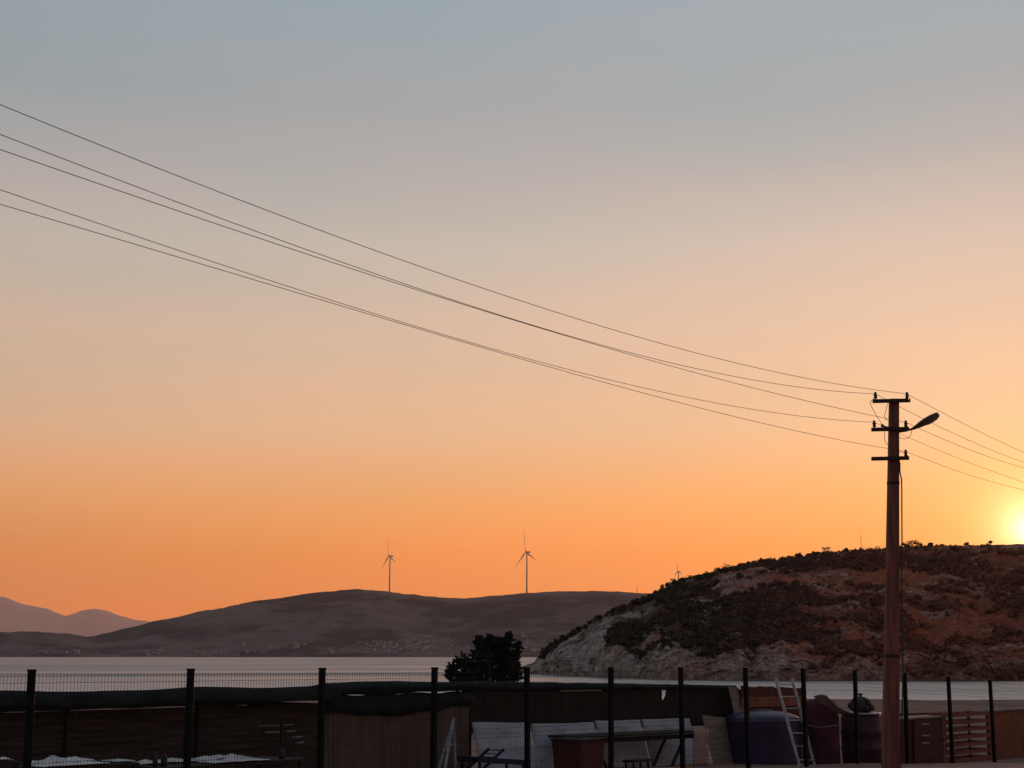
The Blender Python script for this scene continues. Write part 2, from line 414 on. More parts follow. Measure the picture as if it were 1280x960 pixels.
sea = MB().add([(-58000, -800, 0), (58000, -800, 0), (58000, 56000, 0), (-58000, 56000, 0)], [(0, 1, 2, 3)]).build('sea', M['sea'])
tag(sea, kind='structure')

class Hill:
    """A ridge of land: columns fan out over px, rows run from the shore over the ridge and down behind it."""
    def __init__(s, p0, p1, dp, Yb, Yr, Yk, sky, prof, nfront, nback, namp, rowpow=1.25):
        s.rowpow = rowpow
        s.Yb, s.Yr, s.Yk, s.sky, s.prof, s.namp = Yb, Yr, Yk, sky, prof, namp
        ps = np.arange(p0, p1 + .1, dp)
        rows = [i / nfront for i in range(nfront + 1)]
        rows = [r ** s.rowpow for r in rows] + [1 + (i + 1) / nback for i in range(nback)]
        vs = [s.pos(p, r) for r in rows for p in ps]; W = len(ps); fs = []
        for j in range(len(rows) - 1):
            for i in range(W - 1):
                fs.append((j * W + i, j * W + i + 1, (j + 1) * W + i + 1, (j + 1) * W + i))
        s.mb = MB().add(vs, fs); s.pv = [(p, r) for r in rows for p in ps]
    def pos(s, p, v):
        yb, yr, yk = interp(s.Yb, p), smooth_interp(s.Yr, p), interp(s.Yk, p)
        zr = EYE.z + (819 - smooth_interp(s.sky, p)) / 1930.0 * yr
        if v <= 1:
            Y = yb + (yr - yb) * v; z = zr * s.prof(p, v)
        else:
            t = v - 1; Y = yr + (yk - yr) * t; z = zr * (1 - t * t * (3 - 2 * t)) - 2 * t
        X = (p - 640) / F * Y / 1.0158
        z += s.namp(X, Y, p, v)
        if v == 0 or v >= 1.999: z = min(z, -.6)
        if s.rowpow > 1.5 and 0 < v < .09:
            k = math.sin(math.pi * v / .09); Y += k * (2.6 * fbm(Vector((X * .13, z * .35, 4)), 4) + 1.2 * mnoise.noise(Vector((X * .5, z * .8, 1)))); X += k * .8 * mnoise.noise(Vector((X * .3, z * .6, 8)))
        return Vector((X, Y, z))
    def ground_at(s, X, Y):
        p = 640 + X / Y * F * 1.0158
        yb, yr, yk = interp(s.Yb, p), smooth_interp(s.Yr, p), interp(s.Yk, p)
        v = (Y - yb) / (yr - yb) if Y <= yr else 1 + (Y - yr) / (yk - yr)
        return s.pos(p, max(0.001, min(1.99, v)))

# near headland
HSKY = [(640, 842), (650, 834), (664, 829), (676, 818), (690, 806), (702, 800), (716, 793), (745, 778), (775, 765), (800, 752), (830, 737),
        (852, 730), (885, 722), (930, 709), (960, 702), (1000, 697), (1040, 692), (1100, 688), (1145, 684), (1200, 682.5), (1290, 680.5), (1450, 684), (1700, 700), (2100, 730)]
HYB = [(640, 380), (665, 352), (700, 322), (760, 292), (830, 268), (900, 258), (1000, 254), (1280, 252), (2100, 250)]
HYR = [(640, 392), (665, 372), (700, 352), (760, 352), (850, 385), (1000, 420), (1280, 450), (2100, 470)]
HYK = [(640, 405), (700, 420), (760, 450), (900, 520), (1280, 640), (2100, 680)]
def hprof(p, v):
    # scalloped rock scarp along the foot, then a long slope to the ridge
    sc = interp([(640, .25), (680, .5), (740, .55), (790, .34), (850, .21), (950, .17), (1050, .13), (1300, .10), (2100, .1)], p)
    lobe = .55 + .45 * abs(math.sin(p * .043 + 1.7 * mnoise.noise(Vector((p * .012, 0, 0))))) + .25 * mnoise.noise(Vector((p * .05, 4, 0)))
    sc *= max(.35, lobe)
    e = .045
    if v < e: return sc * (v / e) ** .55
    t = (v - e) / (1 - e)
    return sc + (1 - sc) * (t * .62 + .38 * math.sin(t * math.pi / 2))
def hnoise(X, Y, p, v):
    if v <= 0: return 0
    k = min(1, v / .05) * (1 if v < .9 else max(.12, 1 - (v - .9) * 8.8) if v <= 1 else .5)
    k *= min(1, (p - 636) / 60)
    g = 1.5 * fbm(Vector((X * .045, Y * .03, 1)), 5) + 1.0 * abs(fbm(Vector((X * .11, Y * .11, 9)), 4))
    return k * (g - .35) + .25 * mnoise.noise(Vector((X * .5, Y * .5, 2))) * min(1, v / .03)
headland = Hill(640, 2100, 2.2, HYB, HYR, HYK, HSKY, hprof, 110, 18, hnoise, 1.9)
ho_ = tag(headland.mb.build('headland', M['headland']), kind='structure', label='rocky scrub headland across the bay')
for nm in ('rock', 'red'):
    at_ = ho_.data.attributes.new(nm, 'FLOAT', 'POINT'); vals = []
    for (p, v), q in zip(headland.pv, headland.mb.v):
        n_ = fbm(Vector((q.x * .05, q.y * .05, q.z * .12 + 3)), 4)
        if nm == 'rock':
            foot = interp([(640, .9), (760, .75), (800, .14), (900, .075), (1000, .06), (1150, .05), (2100, .05)], p)
            n2_ = fbm(Vector((q.x * .16, q.y * .16, q.z * .3)), 4)
            vals.append(max(0, min(1, .5 + (foot - v) / (foot * .5) + 1.2 * n_ + 1.3 * n2_)) if v < foot * 1.6 else max(0, min(1, (n_ * .6 + n2_ - (.22 if p > 860 else .34)) * 6)))
        else:
            vals.append(max(0, min(1, (p - 800) / 260 + .7 * n_)))  # painted glare grows towards the sun side of the headland
    at_.data.foreach_set('value', vals)

# far hill over the bay
FSKY = [(-700, 800), (-300, 796), (-100, 793), (0, 790.5), (40, 789.5), (80, 792), (112, 796), (135, 791), (160, 785), (200, 775.5), (260, 763), (330, 750), (400, 740.5),
        (440, 737), (475, 739), (510, 743.5), (550, 747.5), (580, 748.5), (620, 745), (660, 742), (700, 740), (760, 740), (820, 743), (1000, 752), (1300, 760), (1900, 790)]
FYB = [(-700, 3300), (100, 3500), (640, 3450), (1900, 3600)]
FYR = [(-700, 3800), (60, 3900), (160, 4300), (440, 4700), (1900, 4900)]
FYK = [(-700, 5000), (440, 6800), (1900, 6800)]
def fprof(p, v):
    t = max(0, (v - .22) / .78)
    return .16 * min(1, v / .22) ** .8 + .84 * (t * t * (3 - 2 * t) * .55 + t * .45)
def fnoise(X, Y, p, v):
    k = min(1, v / .1) * (1 if v < .85 else max(.10, 1 - (v - .85) * 6) if v <= 1 else .4)
    return k * (14 * fbm(Vector((X * .0022, Y * .0015, 2)), 5)) + (1.8 * mnoise.noise(Vector((X * .035, Y * .02, 7))) + 1.2 * mnoise.noise(Vector((X * .09, Y * .05, 1)))) * min(1, v / .1)
farhill = Hill(-700, 1900, 4, FYB, FYR, FYK, FSKY, fprof, 36, 10, fnoise)
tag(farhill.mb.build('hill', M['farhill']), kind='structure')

MSKY = [(-1500, 800), (-900, 770), (-500, 735), (-250, 728), (-100, 733), (0, 747), (30, 757), (55, 761.5), (68, 766), (79, 770.5), (88, 768), (100, 763.5), (115, 761.5), (130, 763.5), (150, 771), (170, 775.5), (200, 779), (260, 786), (400, 805)]
mountain = Hill(-1500, 400, 4, [(-1500, 45000)], [(-1500, 48500)], [(-1500, 53000)], MSKY,
                lambda p, v: v * v * (3 - 2 * v), 16, 8,
                lambda X, Y, p, v: (110 * fbm(Vector((X * .0003, Y * .00025, 3)), 5) * (1 if v < .8 else .1) + 13 * mnoise.noise(Vector((X * .002, 0, 0)))) * min(1, v))
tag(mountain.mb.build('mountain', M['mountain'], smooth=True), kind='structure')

# air
hz = MB(); hx0, hx1, hy0, hy1, hz0, hz1 = -60000, 60000, -900, 57000, -5.0, 2900
hz.hexa([(hx0, hy0, hz0), (hx1, hy0, hz0), (hx1, hy1, hz0), (hx0, hy1, hz0)], [(hx0, hy0, hz1), (hx1, hy0, hz1), (hx1, hy1, hz1), (hx0, hy1, hz1)])
hm = bpy.data.materials.new('evening haze'); hm.use_nodes = True; hnt = hm.node_tree; hnt.nodes.clear()
ho = hnt.nodes.new('ShaderNodeOutputMaterial'); pv = hnt.nodes.new('ShaderNodeVolumePrincipled')
pv.inputs['Color'].default_value = (.95, .84, .78, 1); pv.inputs['Density'].default_value = 1.15e-5; pv.inputs['Anisotropy'].default_value = .45
hnt.links.new(pv.outputs[0], ho.inputs['Volume'])
haze = hz.build('haze', hm); tag(haze, kind='stuff', label='warm evening haze over the bay')

# ------------------------------------------------------------------ foliage helpers
def leaf_clump(mb, c, r, n, size, rnd, flat=.8):
    for _ in range(n):
        while True:
            d = Vector((rnd.uniform(-1, 1), rnd.uniform(-1, 1), rnd.uniform(-1, 1)))
            if d.length <= 1: break
        p = Vector(c) + Vector((d.x * r, d.y * r, d.z * r * flat))
        a = Vector((rnd.gauss(0, 1), rnd.gauss(0, 1), rnd.gauss(0, 1))).normalized(); b = a.orthogonal().normalized()
        s = size * rnd.uniform(.5, 1.3)
        mb.add([p + a * s, p + b * s * .55, p - a * s, p - b * s * .55], [(0, 1, 2, 3)])

# scrub on the headland
def scrub():
    rnd = random.Random(3); mb = MB(); n = 0; red, dry = [], []
    while n < 10200:
        p = 678 + (1420 - 678) * rnd.random() ** .85; v = rnd.random() ** 1.2
        q = headland.pos(p, v)
        m = fbm(Vector((q.x * .022, q.y * .022, 4)), 4) + .7 * fbm(Vector((q.x * .09, q.y * .09, 6)), 3)
        band = .62 if .09 < v < .52 and 750 < p < 1000 else (-.34 if v < .075 else (.34 if 752 < p < 900 else .0))
        if p < 760:
            band = -.35 if v < .5 else .12
        up = .22 if v > .9 else 0
        small = rnd.random() < .5
        if m + band + up + rnd.uniform(-.25, .25) + (.16 if small else 0) < .10: continue
        n += 1
        r = rnd.uniform(.22, .55) if small else rnd.uniform(.6, 1.25) * (1.5 if rnd.random() < .12 else 1)
        if v > .88: r *= .75
        v0 = len(mb.v)
        if small: leaf_clump(mb, q + Vector((0, 0, r * .3)), r, int(10 + 14 * r), .2, rnd, .6)
        else:
            for _ in range(rnd.choice((1, 2, 2, 3))):     # a bush is a few uneven lobes
                o = Vector((rnd.uniform(-.6, .6), rnd.uniform(-.6, .6), rnd.uniform(.0, .35))) * r
                leaf_clump(mb, q + Vector((0, 0, r * .3)) + o, r * rnd.uniform(.45, .8), int(10 + 12 * r), rnd.uniform(.22, .34), rnd, .75)
        k = len(mb.v) - v0
        red += [max(0, min(1, (p - 860) / 260 + rnd.uniform(-.35, .35)))] * k  # glare tint of each bush, stronger towards the sun
        dry += [rnd.uniform(.5, 1) if small and rnd.random() < .45 else rnd.uniform(0, .22)] * k
    so_ = mb.build('scrub', M['scrub'])
    for nm, vv in (('red', red), ('dry', dry)):
        a_ = so_.data.attributes.new(nm, 'FLOAT', 'POINT'); a_.data.foreach_set('value', vv)
    return tag(so_, kind='stuff', label='dark maquis scrub covering the headland slope', cat='scrub')
scrub()

def stones():
    rnd = random.Random(9); mb = MB(); red = []; n = 0
    while n < 1500:
        p = 668 + (1400 - 668) * rnd.random(); v = rnd.choice((rnd.uniform(0.002, .09), rnd.random()))
        q = headland.pos(p, v)
        if fbm(Vector((q.x * .05, q.y * .05, 11)), 4) + (.25 if v < .09 else -.05) < .05: continue
        n += 1; r = rnd.uniform(.2, .55) * (1.8 if rnd.random() < .12 else 1)
        rot = Matrix.Rotation(rnd.uniform(0, 6.28), 3, 'Z'); sc_ = Vector((rnd.uniform(.7, 1.4), rnd.uniform(.7, 1.2), rnd.uniform(.5, .9))) * r
        vs = []
        for d in ((1, 0, 0), (-1, 0, 0), (0, 1, 0), (0, -1, 0), (0, 0, 1), (0, 0, -1)):
            d = Vector(d) + Vector((rnd.uniform(-.35, .35), rnd.uniform(-.35, .35), rnd.uniform(-.35, .35)))
            vs.append(q + rot @ Vector((d.x * sc_.x, d.y * sc_.y, d.z * sc_.z)) + Vector((0, 0, r * .15)))
        mb.add(vs, [(0, 2, 4), (2, 1, 4), (1, 3, 4), (3, 0, 4), (2, 0, 5), (1, 2, 5), (3, 1, 5), (0, 3, 5)])
        red += [max(0, min(1, (p - 800) / 260))] * 6  # stones take the same painted glare as the slope
    o = mb.build('stones', M['headland'])
    for nm, vv in (('red', red), ('rock', [1.0] * len(red))):
        a_ = o.data.attributes.new(nm, 'FLOAT', 'POINT'); a_.data.foreach_set('value', vv)
    return tag(o, kind='stuff', label='loose stones scattered over the headland', cat='stones')
stones()

def make_bush(name, base, h, wd, label, cat, group=None, lobes=9, leaves=70, size=.22, seed=1, m='scrub', palm=False, lean=0):
    rnd = random.Random(seed); base = Vector(base)
    t = thing(name, base, label, cat, group)
    tr, cr = MB(), MB()
    if palm:
        tr.tube([base, base + Vector((.05, 0, h * .45)), base + Vector((.0, 0, h * .72))], [.14, .11, .09], 6)
        top = base + Vector((0, 0, h * .72))
        for k in range(11):
            a = k * 2 * math.pi / 11 + rnd.uniform(-.2, .2); l = wd * .5 * rnd.uniform(.8, 1.1); e = rnd.uniform(.1, 1.0)
            prev = top
            for q in range(1, 5):
                s_ = q / 4
                pt = top + Vector((math.cos(a) * l * s_, math.sin(a) * l * s_, h * .28 * (e * s_ * 1.4 - 1.1 * s_ * s_)))
                side = Vector((-math.sin(a), math.cos(a), 0)) * .22 * (1.1 - s_)
                cr.add([prev - side, prev + side, pt + side * .7, pt - side * .7], [(0, 1, 2, 3)]); prev = pt
            leaf_clump(cr, prev, .25, 5, .2, rnd)
    else:
        for k in range(lobes):
            a = rnd.uniform(0, 2 * math.pi); rr = wd * .5 * math.sqrt(rnd.random()) * .75
            zz = h * rnd.uniform(.3, .86) * (1 - .35 * (rr / (wd * .5)))
            c = base + Vector((math.cos(a) * rr + lean * zz, math.sin(a) * rr, zz))
            tr.tube([base + Vector((0, 0, 0)), base + (c - base) * .5 + Vector((0, 0, -.08 * h)), c], [.05 * h * .5, .035 * h * .5, .012 * h], 5)
            leaf_clump(cr, c, wd * rnd.uniform(.17, .26), leaves, size, rnd, .85)
    tr.build('trunk', M['bark'], t); cr.build('crown', M[m], t)
    return t

# bushes and little trees on the headland's skyline
SK = [(704, 5, 9, 'small dark bush highest at the left tip of the headland', 0),
      (724, 7, 13, 'broad dark bush on the lower left skyline of the headland', 0),
      (748, 7, 11, 'dark bush where the headland skyline steepens above the pale cliff', 0),
      (778, 7, 13, 'wide bush on the headland skyline left of the small wind turbine', 0),
      (887, 6, 12, 'flat bush on the headland skyline right of the small wind turbine', 0),
      (939, 6, 6, 'upright little tree standing alone on the rising headland skyline', 0),
      (955, 6, 5, 'narrow little tree beside an upright tree on the rising skyline', 0),
      (1005, 5, 9, 'low bush on the headland skyline left of the palm pair', 0),
      (1021, 5, 6, 'low round bush just left of the palm pair on the ridge', 0),
      (1035, 9, 6, 'taller palm of the pair on the headland ridge', 1),
      (1040, 8, 5, 'shorter palm of the pair on the headland ridge', 1),
      (1063, 6, 6, 'small bush on the ridge between the palms and the radio mast', 0),
      (1139, 7, 12, 'rounded dark bush on the ridge just right of the utility pole', 0),
      (1150, 10, 18, 'biggest dark bush on the ridge right of the utility pole', 0),
      (1170, 4, 6, 'tiny bush right of the biggest bush on the ridge', 0),
      (1216, 3, 8, 'low tuft on the ridge below the sagging cables near the sun', 0),
      (1246, 5, 7, 'sparse tuft on the ridge next to the setting sun', 0)]
for k, (p, hpx, wpx, lab, palm) in enumerate(SK):
    q = headland.pos(p, .985 if p > 760 else .97); s_ = q.y / 1930.0
    make_bush('palm' if palm else 'bush', q - Vector((0, 0, .15)), (hpx + 2) * s_, wpx * s_, lab, 'palm' if palm else 'bush',
              'bushes and palms on the headland ridge', 7, 26, .26, 20 + k, palm=bool(palm))

# mast on the headland
q = headland.pos(1082, .99); top = at(1082, 656, q.y)
t = thing('radio_mast', q, 'thin radio mast on the headland ridge left of the utility pole', 'mast')
mb = MB()
hgt = top.z - q.z
for k in range(3):
    a = k * 2 * math.pi / 3
    d = Vector((math.cos(a), math.sin(a), 0)) * .14
    mb.tube([q + d - Vector((0, 0, .4)), q + d * .5 + Vector((0, 0, hgt * .55))], .022, 4)
for k in range(12):
    z0 = hgt * .55 * k / 12
    a = k * 2.1
    mb.tube([q + Vector((.12 * math.cos(a), .12 * math.sin(a), z0)), q + Vector((.11 * math.cos(a + 2.1), .11 * math.sin(a + 2.1), z0 + hgt * .045))], .014, 4)
mb.build('lattice', M['mast'], t)
MB().tube([q + Vector((0, 0, hgt * .5)), q + Vector((0, 0, hgt))], [.03, .015], 5).build('antenna', M['mast'], t)

# ------------------------------------------------------------------ wind turbines
def turbine_proto(tk=1.0):
    t = thing('wind_turbine', (0, 0, 0), 'x', 'wind turbine', 'wind turbines on the hills')
    H = 118.0
    MB().tube([(0, 0, -30), (0, 0, 0), (0, 0, H)], [3.0 * tk, 2.7 * tk, 1.6 * tk], 12).build('tower', M['turbine'], t, smooth=True)
    yaw = R(60)                                   # rotor axis, seen well off face-on
    ax = Vector((-math.sin(yaw), -math.cos(yaw), 0)); sd = Vector((math.cos(yaw), -math.sin(yaw), 0))
    hubc = Vector((0, 0, H + 1.8)) + ax * 4.5
    nb = MB(); c = Vector((0, 0, H + 1.8)) - ax * 3
    nb.tube([c + ax * 6.2, c + ax * 4, c - ax * 5, c - ax * 9], [1.7, 2.3, 2.3, 1.3], 8)
    nb.build('nacelle', M['turbine'], t)
    MB().tube([hubc - ax * 1.4, hubc, hubc + ax * 1.6, hubc + ax * 2.6], [1.9, 1.9, 1.3, .3], 10).build('hub', M['turbine'], t)
    for k, ang in enumerate((97, 217, 337)):
        a = R(ang); d = sd * math.cos(a) + Vector((0, 0, 1)) * math.sin(a); tz = d.cross(ax).normalized()
        Lb = 68.0; pts, fs = [], []
        st = [(0, 1.1, 1.1), (.06, 1.3, .9), (.2, 2.5, .55), (.5, 1.6, .35), (.8, .95, .22), (1.0, .3, .1)]
        for (u, ch, thk) in st:
            o = hubc + d * (1.2 + u * Lb) + ax * (2.5 * u * u)
            ch *= tk; thk *= tk
            tw = ax * .35 + tz * .94 if u < .5 else ax * .1 + tz
            tw.normalize(); nn = d.cross(tw).normalized()
            pts += [o + tw * ch, o + nn * thk, o - tw * ch * .8, o - nn * thk]
        for i in range(len(st) - 1):
            for q_ in range(4): fs.append((i * 4 + q_, i * 4 + (q_ + 1) % 4, i * 4 + 4 + (q_ + 1) % 4, i * 4 + 4 + q_))
        fs.append(tuple(range((len(st) - 1) * 4, len(st) * 4)))
        MB().add(pts, fs).build('blade', M['turbine'], t)
    return t
tp = turbine_proto()
TB = [(487.5, 695, 4720, 'leftmost wind turbine on the summit of the far hill', .95),
      (658.5, 690, 4700, 'tallest looking wind turbine on the far hill ridge in the middle', 1.06),
      (848, 714, 0, 'small wind turbine peeking over the headland skyline', .03)]
for k, (px, py, Y, lab, sc) in enumerate(TB):
    o = tp if k == 0 else copy_tree(tp) if k == 1 else turbine_proto(2.2)
    if not Y: Y = headland.pos(px, 1.0).y + 3
    hub = at(px, py, Y)
    o.location = (hub.x, hub.y, hub.z - 119.8 * sc); o.scale = (sc, sc, sc); o['label'] = lab
qm = farhill.pos(797, .99); tm = at(797, 729, qm.y)
t = thing('transmitter_mast', qm, 'tiny thin mast on the far hill beside the headland slope', 'mast')
MB().tube([qm - Vector((0, 0, 4)), qm + (tm - qm) * .6], [1.0, .7], 5).build('tower', M['mast'], t)
MB().tube([qm + (tm - qm) * .55, tm], [.35, .2], 4).build('antenna', M['mast'], t)

# ------------------------------------------------------------------ village on the far shore
def house_proto(kind):
    rnd = random.Random(kind); wx, wy, h = [(11, 8, 6), (16, 9, 5), (9, 9, 8)][kind]
    t = thing('house', (0, 0, 0), 'x', 'house', 'houses of the village on the far shore')
    b = MB(); b.hexa([(-wx / 2, -wy / 2, -5), (wx / 2, -wy / 2, -5), (wx / 2, wy / 2, -5), (-wx / 2, wy / 2, -5)],
                     [(-wx / 2, -wy / 2, h), (wx / 2, -wy / 2, h), (wx / 2, wy / 2, h), (-wx / 2, wy / 2, h)])
    b.build('wall', M['house'], t)
    r = MB(); e = .5; x0, y0 = wx / 2 + e, wy / 2 + e
    if kind == 2:
        r.hexa([(-x0, -y0, h + .02), (x0, -y0, h + .02), (x0, y0, h + .02), (-x0, y0, h + .02)], [(-x0, -y0, h + .5), (x0, -y0, h + .5), (x0, y0, h + .5), (-x0, y0, h + .5)])
    else:
        r.add([(-x0, -y0, h + .02), (x0, -y0, h + .02), (x0, y0, h + .02), (-x0, y0, h + .02), (-x0, 0, h + 2.2), (x0, 0, h + 2.2)],
              [(3, 2, 1, 0), (0, 1, 5, 4), (2, 3, 4, 5), (1, 2, 5), (3, 0, 4)])
    r.build('roof', M['roofs'] if kind != 2 else M['house'], t)
    for k in range(3):
        x = (-.3 + .3 * k) * wx
        MB().hexa([(x - .8, -wy / 2 - .1, 2), (x + .8, -wy / 2 - .1, 2), (x + .8, -wy / 2 + .1, 2), (x - .8, -wy / 2 + .1, 2)],
                  [(x - .8, -wy / 2 - .1, 4), (x + .8, -wy / 2 - .1, 4), (x + .8, -wy / 2 + .1, 4), (x - .8, -wy / 2 + .1, 4)]).build('window', M['window'], t)
    return t
HP = [house_proto(k) for k in range(3)]; used = set()
CL = [('tiny pale house in the low far shore village at the left', 20, 130, 6, .05, .16),
      ('tiny pale house in the far shore cluster left of the second fence post', 170, 236, 10, .04, .22),
      ('tiny pale house in the far shore cluster above the second fence post', 236, 300, 16, .03, .17),
      ('tiny pale house in the far shore village right of the second fence post', 304, 400, 20, .12, .3),
      ('tiny pale house in the far shore village above the third fence post', 400, 500, 26, .04, .28),
      ('tiny pale house in the dense far shore village left of the dark tree', 505, 565, 34, .1, .36),
      ('tiny pale house in the far shore village behind the dark tree', 565, 680, 34, .06, .36)]
rnd = random.Random(12)
for lab, p0, p1, n, v0, v1 in CL:
    for _ in range(n):
        k = rnd.randrange(3); o = HP[k] if k not in used else copy_tree(HP[k]); used.add(k)
        q = farhill.pos(rnd.uniform(p0, p1), rnd.uniform(v0, v1)); o.location = q; o.rotation_euler = (0, 0, R(rnd.uniform(-35, 35)))
        s_ = rnd.uniform(.6, 1.2); o.scale = (s_, s_, s_); o['label'] = lab

# ------------------------------------------------------------------ dark tree on the beach
TY = 66.0
tb = at(607, 880, TY); tb.z = gz(0, TY) - .1
t = thing('tree', tb, 'dense dark tamarisk tree on the beach in front of the far village', 'tree')
tr, cr = MB(), MB(); rnd = random.Random(5)
LOB = [(567, 838, .45), (578, 829, .5), (572, 850, .5), (590, 838, .6), (598, 822, .55), (602, 808, .5), (610, 815, .6), (617, 803, .45), (620, 830, .7), (628, 812, .55), (634, 800, .38),
       (637, 822, .5), (641, 833, .5), (605, 845, .7), (630, 845, .65), (648, 808, .22), (646, 816, .25), (586, 848, .6), (600, 800, .22), (637, 795, .2), (612, 799, .22), (563, 843, .3), (645, 846, .4)]
for (px, py, r) in LOB:
    c = at(px, py, TY + rnd.uniform(-.9, .9)); r *= .8
    mid = tb + (c - tb) * .55 + Vector((rnd.uniform(-.2, .2), rnd.uniform(-.2, .2), -.2))
    tr.tube([tb + Vector((rnd.uniform(-.1, .1), 0, 0)), mid, c], [.10, .055, .02], 5)
    leaf_clump(cr, c, r * .8, int(420 * r + 60), .065, rnd, .9)
    for _ in range(int(16 + 20 * r)):                       # sprays standing off the clump
        d = Vector((rnd.gauss(0, 1), rnd.gauss(0, 1), rnd.gauss(.35, 1))).normalized(); tip = c + d * r * rnd.uniform(.8, 1.35)
        tr.tube([c + d * r * .3, tip], [.012, .005], 3, False)
        for q_ in range(4):
            leaf_clump(cr, c + (tip - c) * (.62 + .13 * q_), r * (.20 - .03 * q_), 12, .055, rnd, 1.0)
tr.build('trunk', M['bark'], t); cr.build('crown', M['leaf'], t)
b_ = at(684, 860, 72); b_.z = gz(0, 72)
make_bush('bush', b_ - Vector((0, 0, .1)), at(684, 838, 72).z - b_.z, 1.25, 'low dark bush on the beach right of the tamarisk tree', 'bush', None, 8, 120, .1, 77, 'leaf')
b_ = at(664, 860, 70); b_.z = gz(0, 70)
make_bush('bush', b_ - Vector((0, 0, .1)), at(664, 846, 70).z - b_.z, 1.5, 'low tuft between the tamarisk tree and the fifth fence post', 'bush', None, 8, 90, .1, 78, 'leaf')
b_ = at(729, 860, 74); b_.z = gz(0, 74)
make_bush('bush', b_ - Vector((0, 0, .1)), at(729, 843, 74).z - b_.z, .5, 'tiny bush poking up against the sea strip left of the sixth post', 'bush', None, 5, 60, .07, 79, 'leaf')

# ------------------------------------------------------------------ fence
PX = [40, 238, 403, 543, 659, 763, 851, 932, 1004, 1068, 1130, 1185, 1237]
FT = []
for px in PX:
    q = on(px, 838, 0.0); FT.append(Vector((q.x, q.y)))
def fpos(i):
    if i < 0: return FT[0] + FSTEP * i
    if i > 12: return FT[12] + FSTEP * (i - 12)
    return FT[i]
TOPZ = [(18, 4.0), (20, 4.0), (25.5, 3.985), (31.2, 3.945), (34, 3.90), (36.7, 3.83), (38.5, 3.74), (40.2, 3.64), (42.1, 3.53), (46, 3.36), (50, 3.25)]
base0 = V3(fpos(0), gz(0, fpos(0).y))
fence = thing('metal_fence', base0, 'long dark welded mesh fence on square posts crossing the foreground', 'fence')
hw = .042
for i in range(-2, 16):
    p = fpos(i); z0 = gz(0, p.y) - .15; z1 = interp(TOPZ, p.y)
    mb = MB(); c = V3(p, (z0 + z1) / 2)
    ln = Vector((rnd.uniform(-.012, .012), rnd.uniform(-.012, .012), 1.0))
    mb.obox(c, FD3 * hw, FN3 * hw, ln * ((z1 - z0) / 2))
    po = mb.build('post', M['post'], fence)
    cb = MB(); cb.obox(V3(p, z1 + .008) + ln * ((z1 - z0) / 2) - UP * ((z1 - z0) / 2), FD3 * (hw + .006), FN3 * (hw + .006), UP * .012)
    cb.build('cap', M['post'], po)
    # children of a part share its local frame because every part sits at its thing's origin
for i in range(-2, 15):
    a, b = fpos(i), fpos(i + 1)
    za0, zb0 = gz(0, a.y) + .06, gz(0, b.y) + .06
    za1, zb1 = interp(TOPZ, a.y) - .04, interp(TOPZ, b.y) - .04
    mb = MB(); n = 46; folds = [.06, .10, .14, .42, .46, .50, .80, .84, .88]
    def pt(u, v):
        o = 0.0
        for q in (.10, .46, .84):
            o += .03 * max(0, 1 - abs(v - q) / .04)
        xy = a.lerp(b, .02 + .96 * u) - FN * (o + hw * .3)
        z0, z1 = za0 + (zb0 - za0) * u, za1 + (zb1 - za1) * u
        return V3(xy, z0 + (z1 - z0) * v)
    r = .0028
    for k in range(n + 1):
        u = k / n
        mb.tube([pt(u, v) for v in (0, *folds, 1.0)], r, 3, False)
    for v in (.03, *folds[:], .2, .32, .6, .7, .94, .985):
        mb.tube([pt(0, v) - FN3 * .006, pt(1, v) - FN3 * .006], r * 1.05, 3, False)
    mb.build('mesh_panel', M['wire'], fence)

# ------------------------------------------------------------------ utility pole with lamp
PYD = 31.0
pb = at(1112.5, 965, PYD); ptop = at(1117.5, 499, PYD)
pb = Vector((pb.x, PYD, gz(0, PYD) - .1))
ptop.y = PYD + .0
pole = thing('utility_pole', pb, 'tall tapered utility pole tinted red brown by glare, with three crossarms and a lamp', 'utility pole')
def pole_at(py):
    z = at(1115, py, PYD).z; t_ = (z - pb.z) / (ptop.z - pb.z); return pb + (ptop - pb) * t_
mb = MB(); n = 10
def ring(c, wx, wy):
    ch = .22
    return [c + Vector((x * wx, y * wy, 0)) for x, y in ((1, -1 + ch), (1, 1 - ch), (1 - ch, 1), (-1 + ch, 1), (-1, 1 - ch), (-1, -1 + ch), (-1 + ch, -1), (1 - ch, -1))]
rings = []
for k in range(n + 1):
    c = pb + (ptop - pb) * (k / n); wx = .158 + (.092 - .158) * k / n
    rings.append(ring(c, wx, wx * .9))
vs = [p for r_ in rings for p in r_]; fs = []
for i in range(n):
    for k in range(8): fs.append((i * 8 + k, i * 8 + (k + 1) % 8, i * 8 + 8 + (k + 1) % 8, i * 8 + 8 + k))
fs.append(tuple(range(7, -1, -1))); fs.append(tuple(n * 8 + k for k in range(8)))
mb.add(vs, fs); mb.build('shaft', M['poleglare'], pole)
sc = PYD / 1930.0
INS = {}
ARMS = [(501, 1091, 1137.5, 'a'), (536.5, 1089.5, 1136, 'b'), (573, 1089.5, 1136, 'c')]
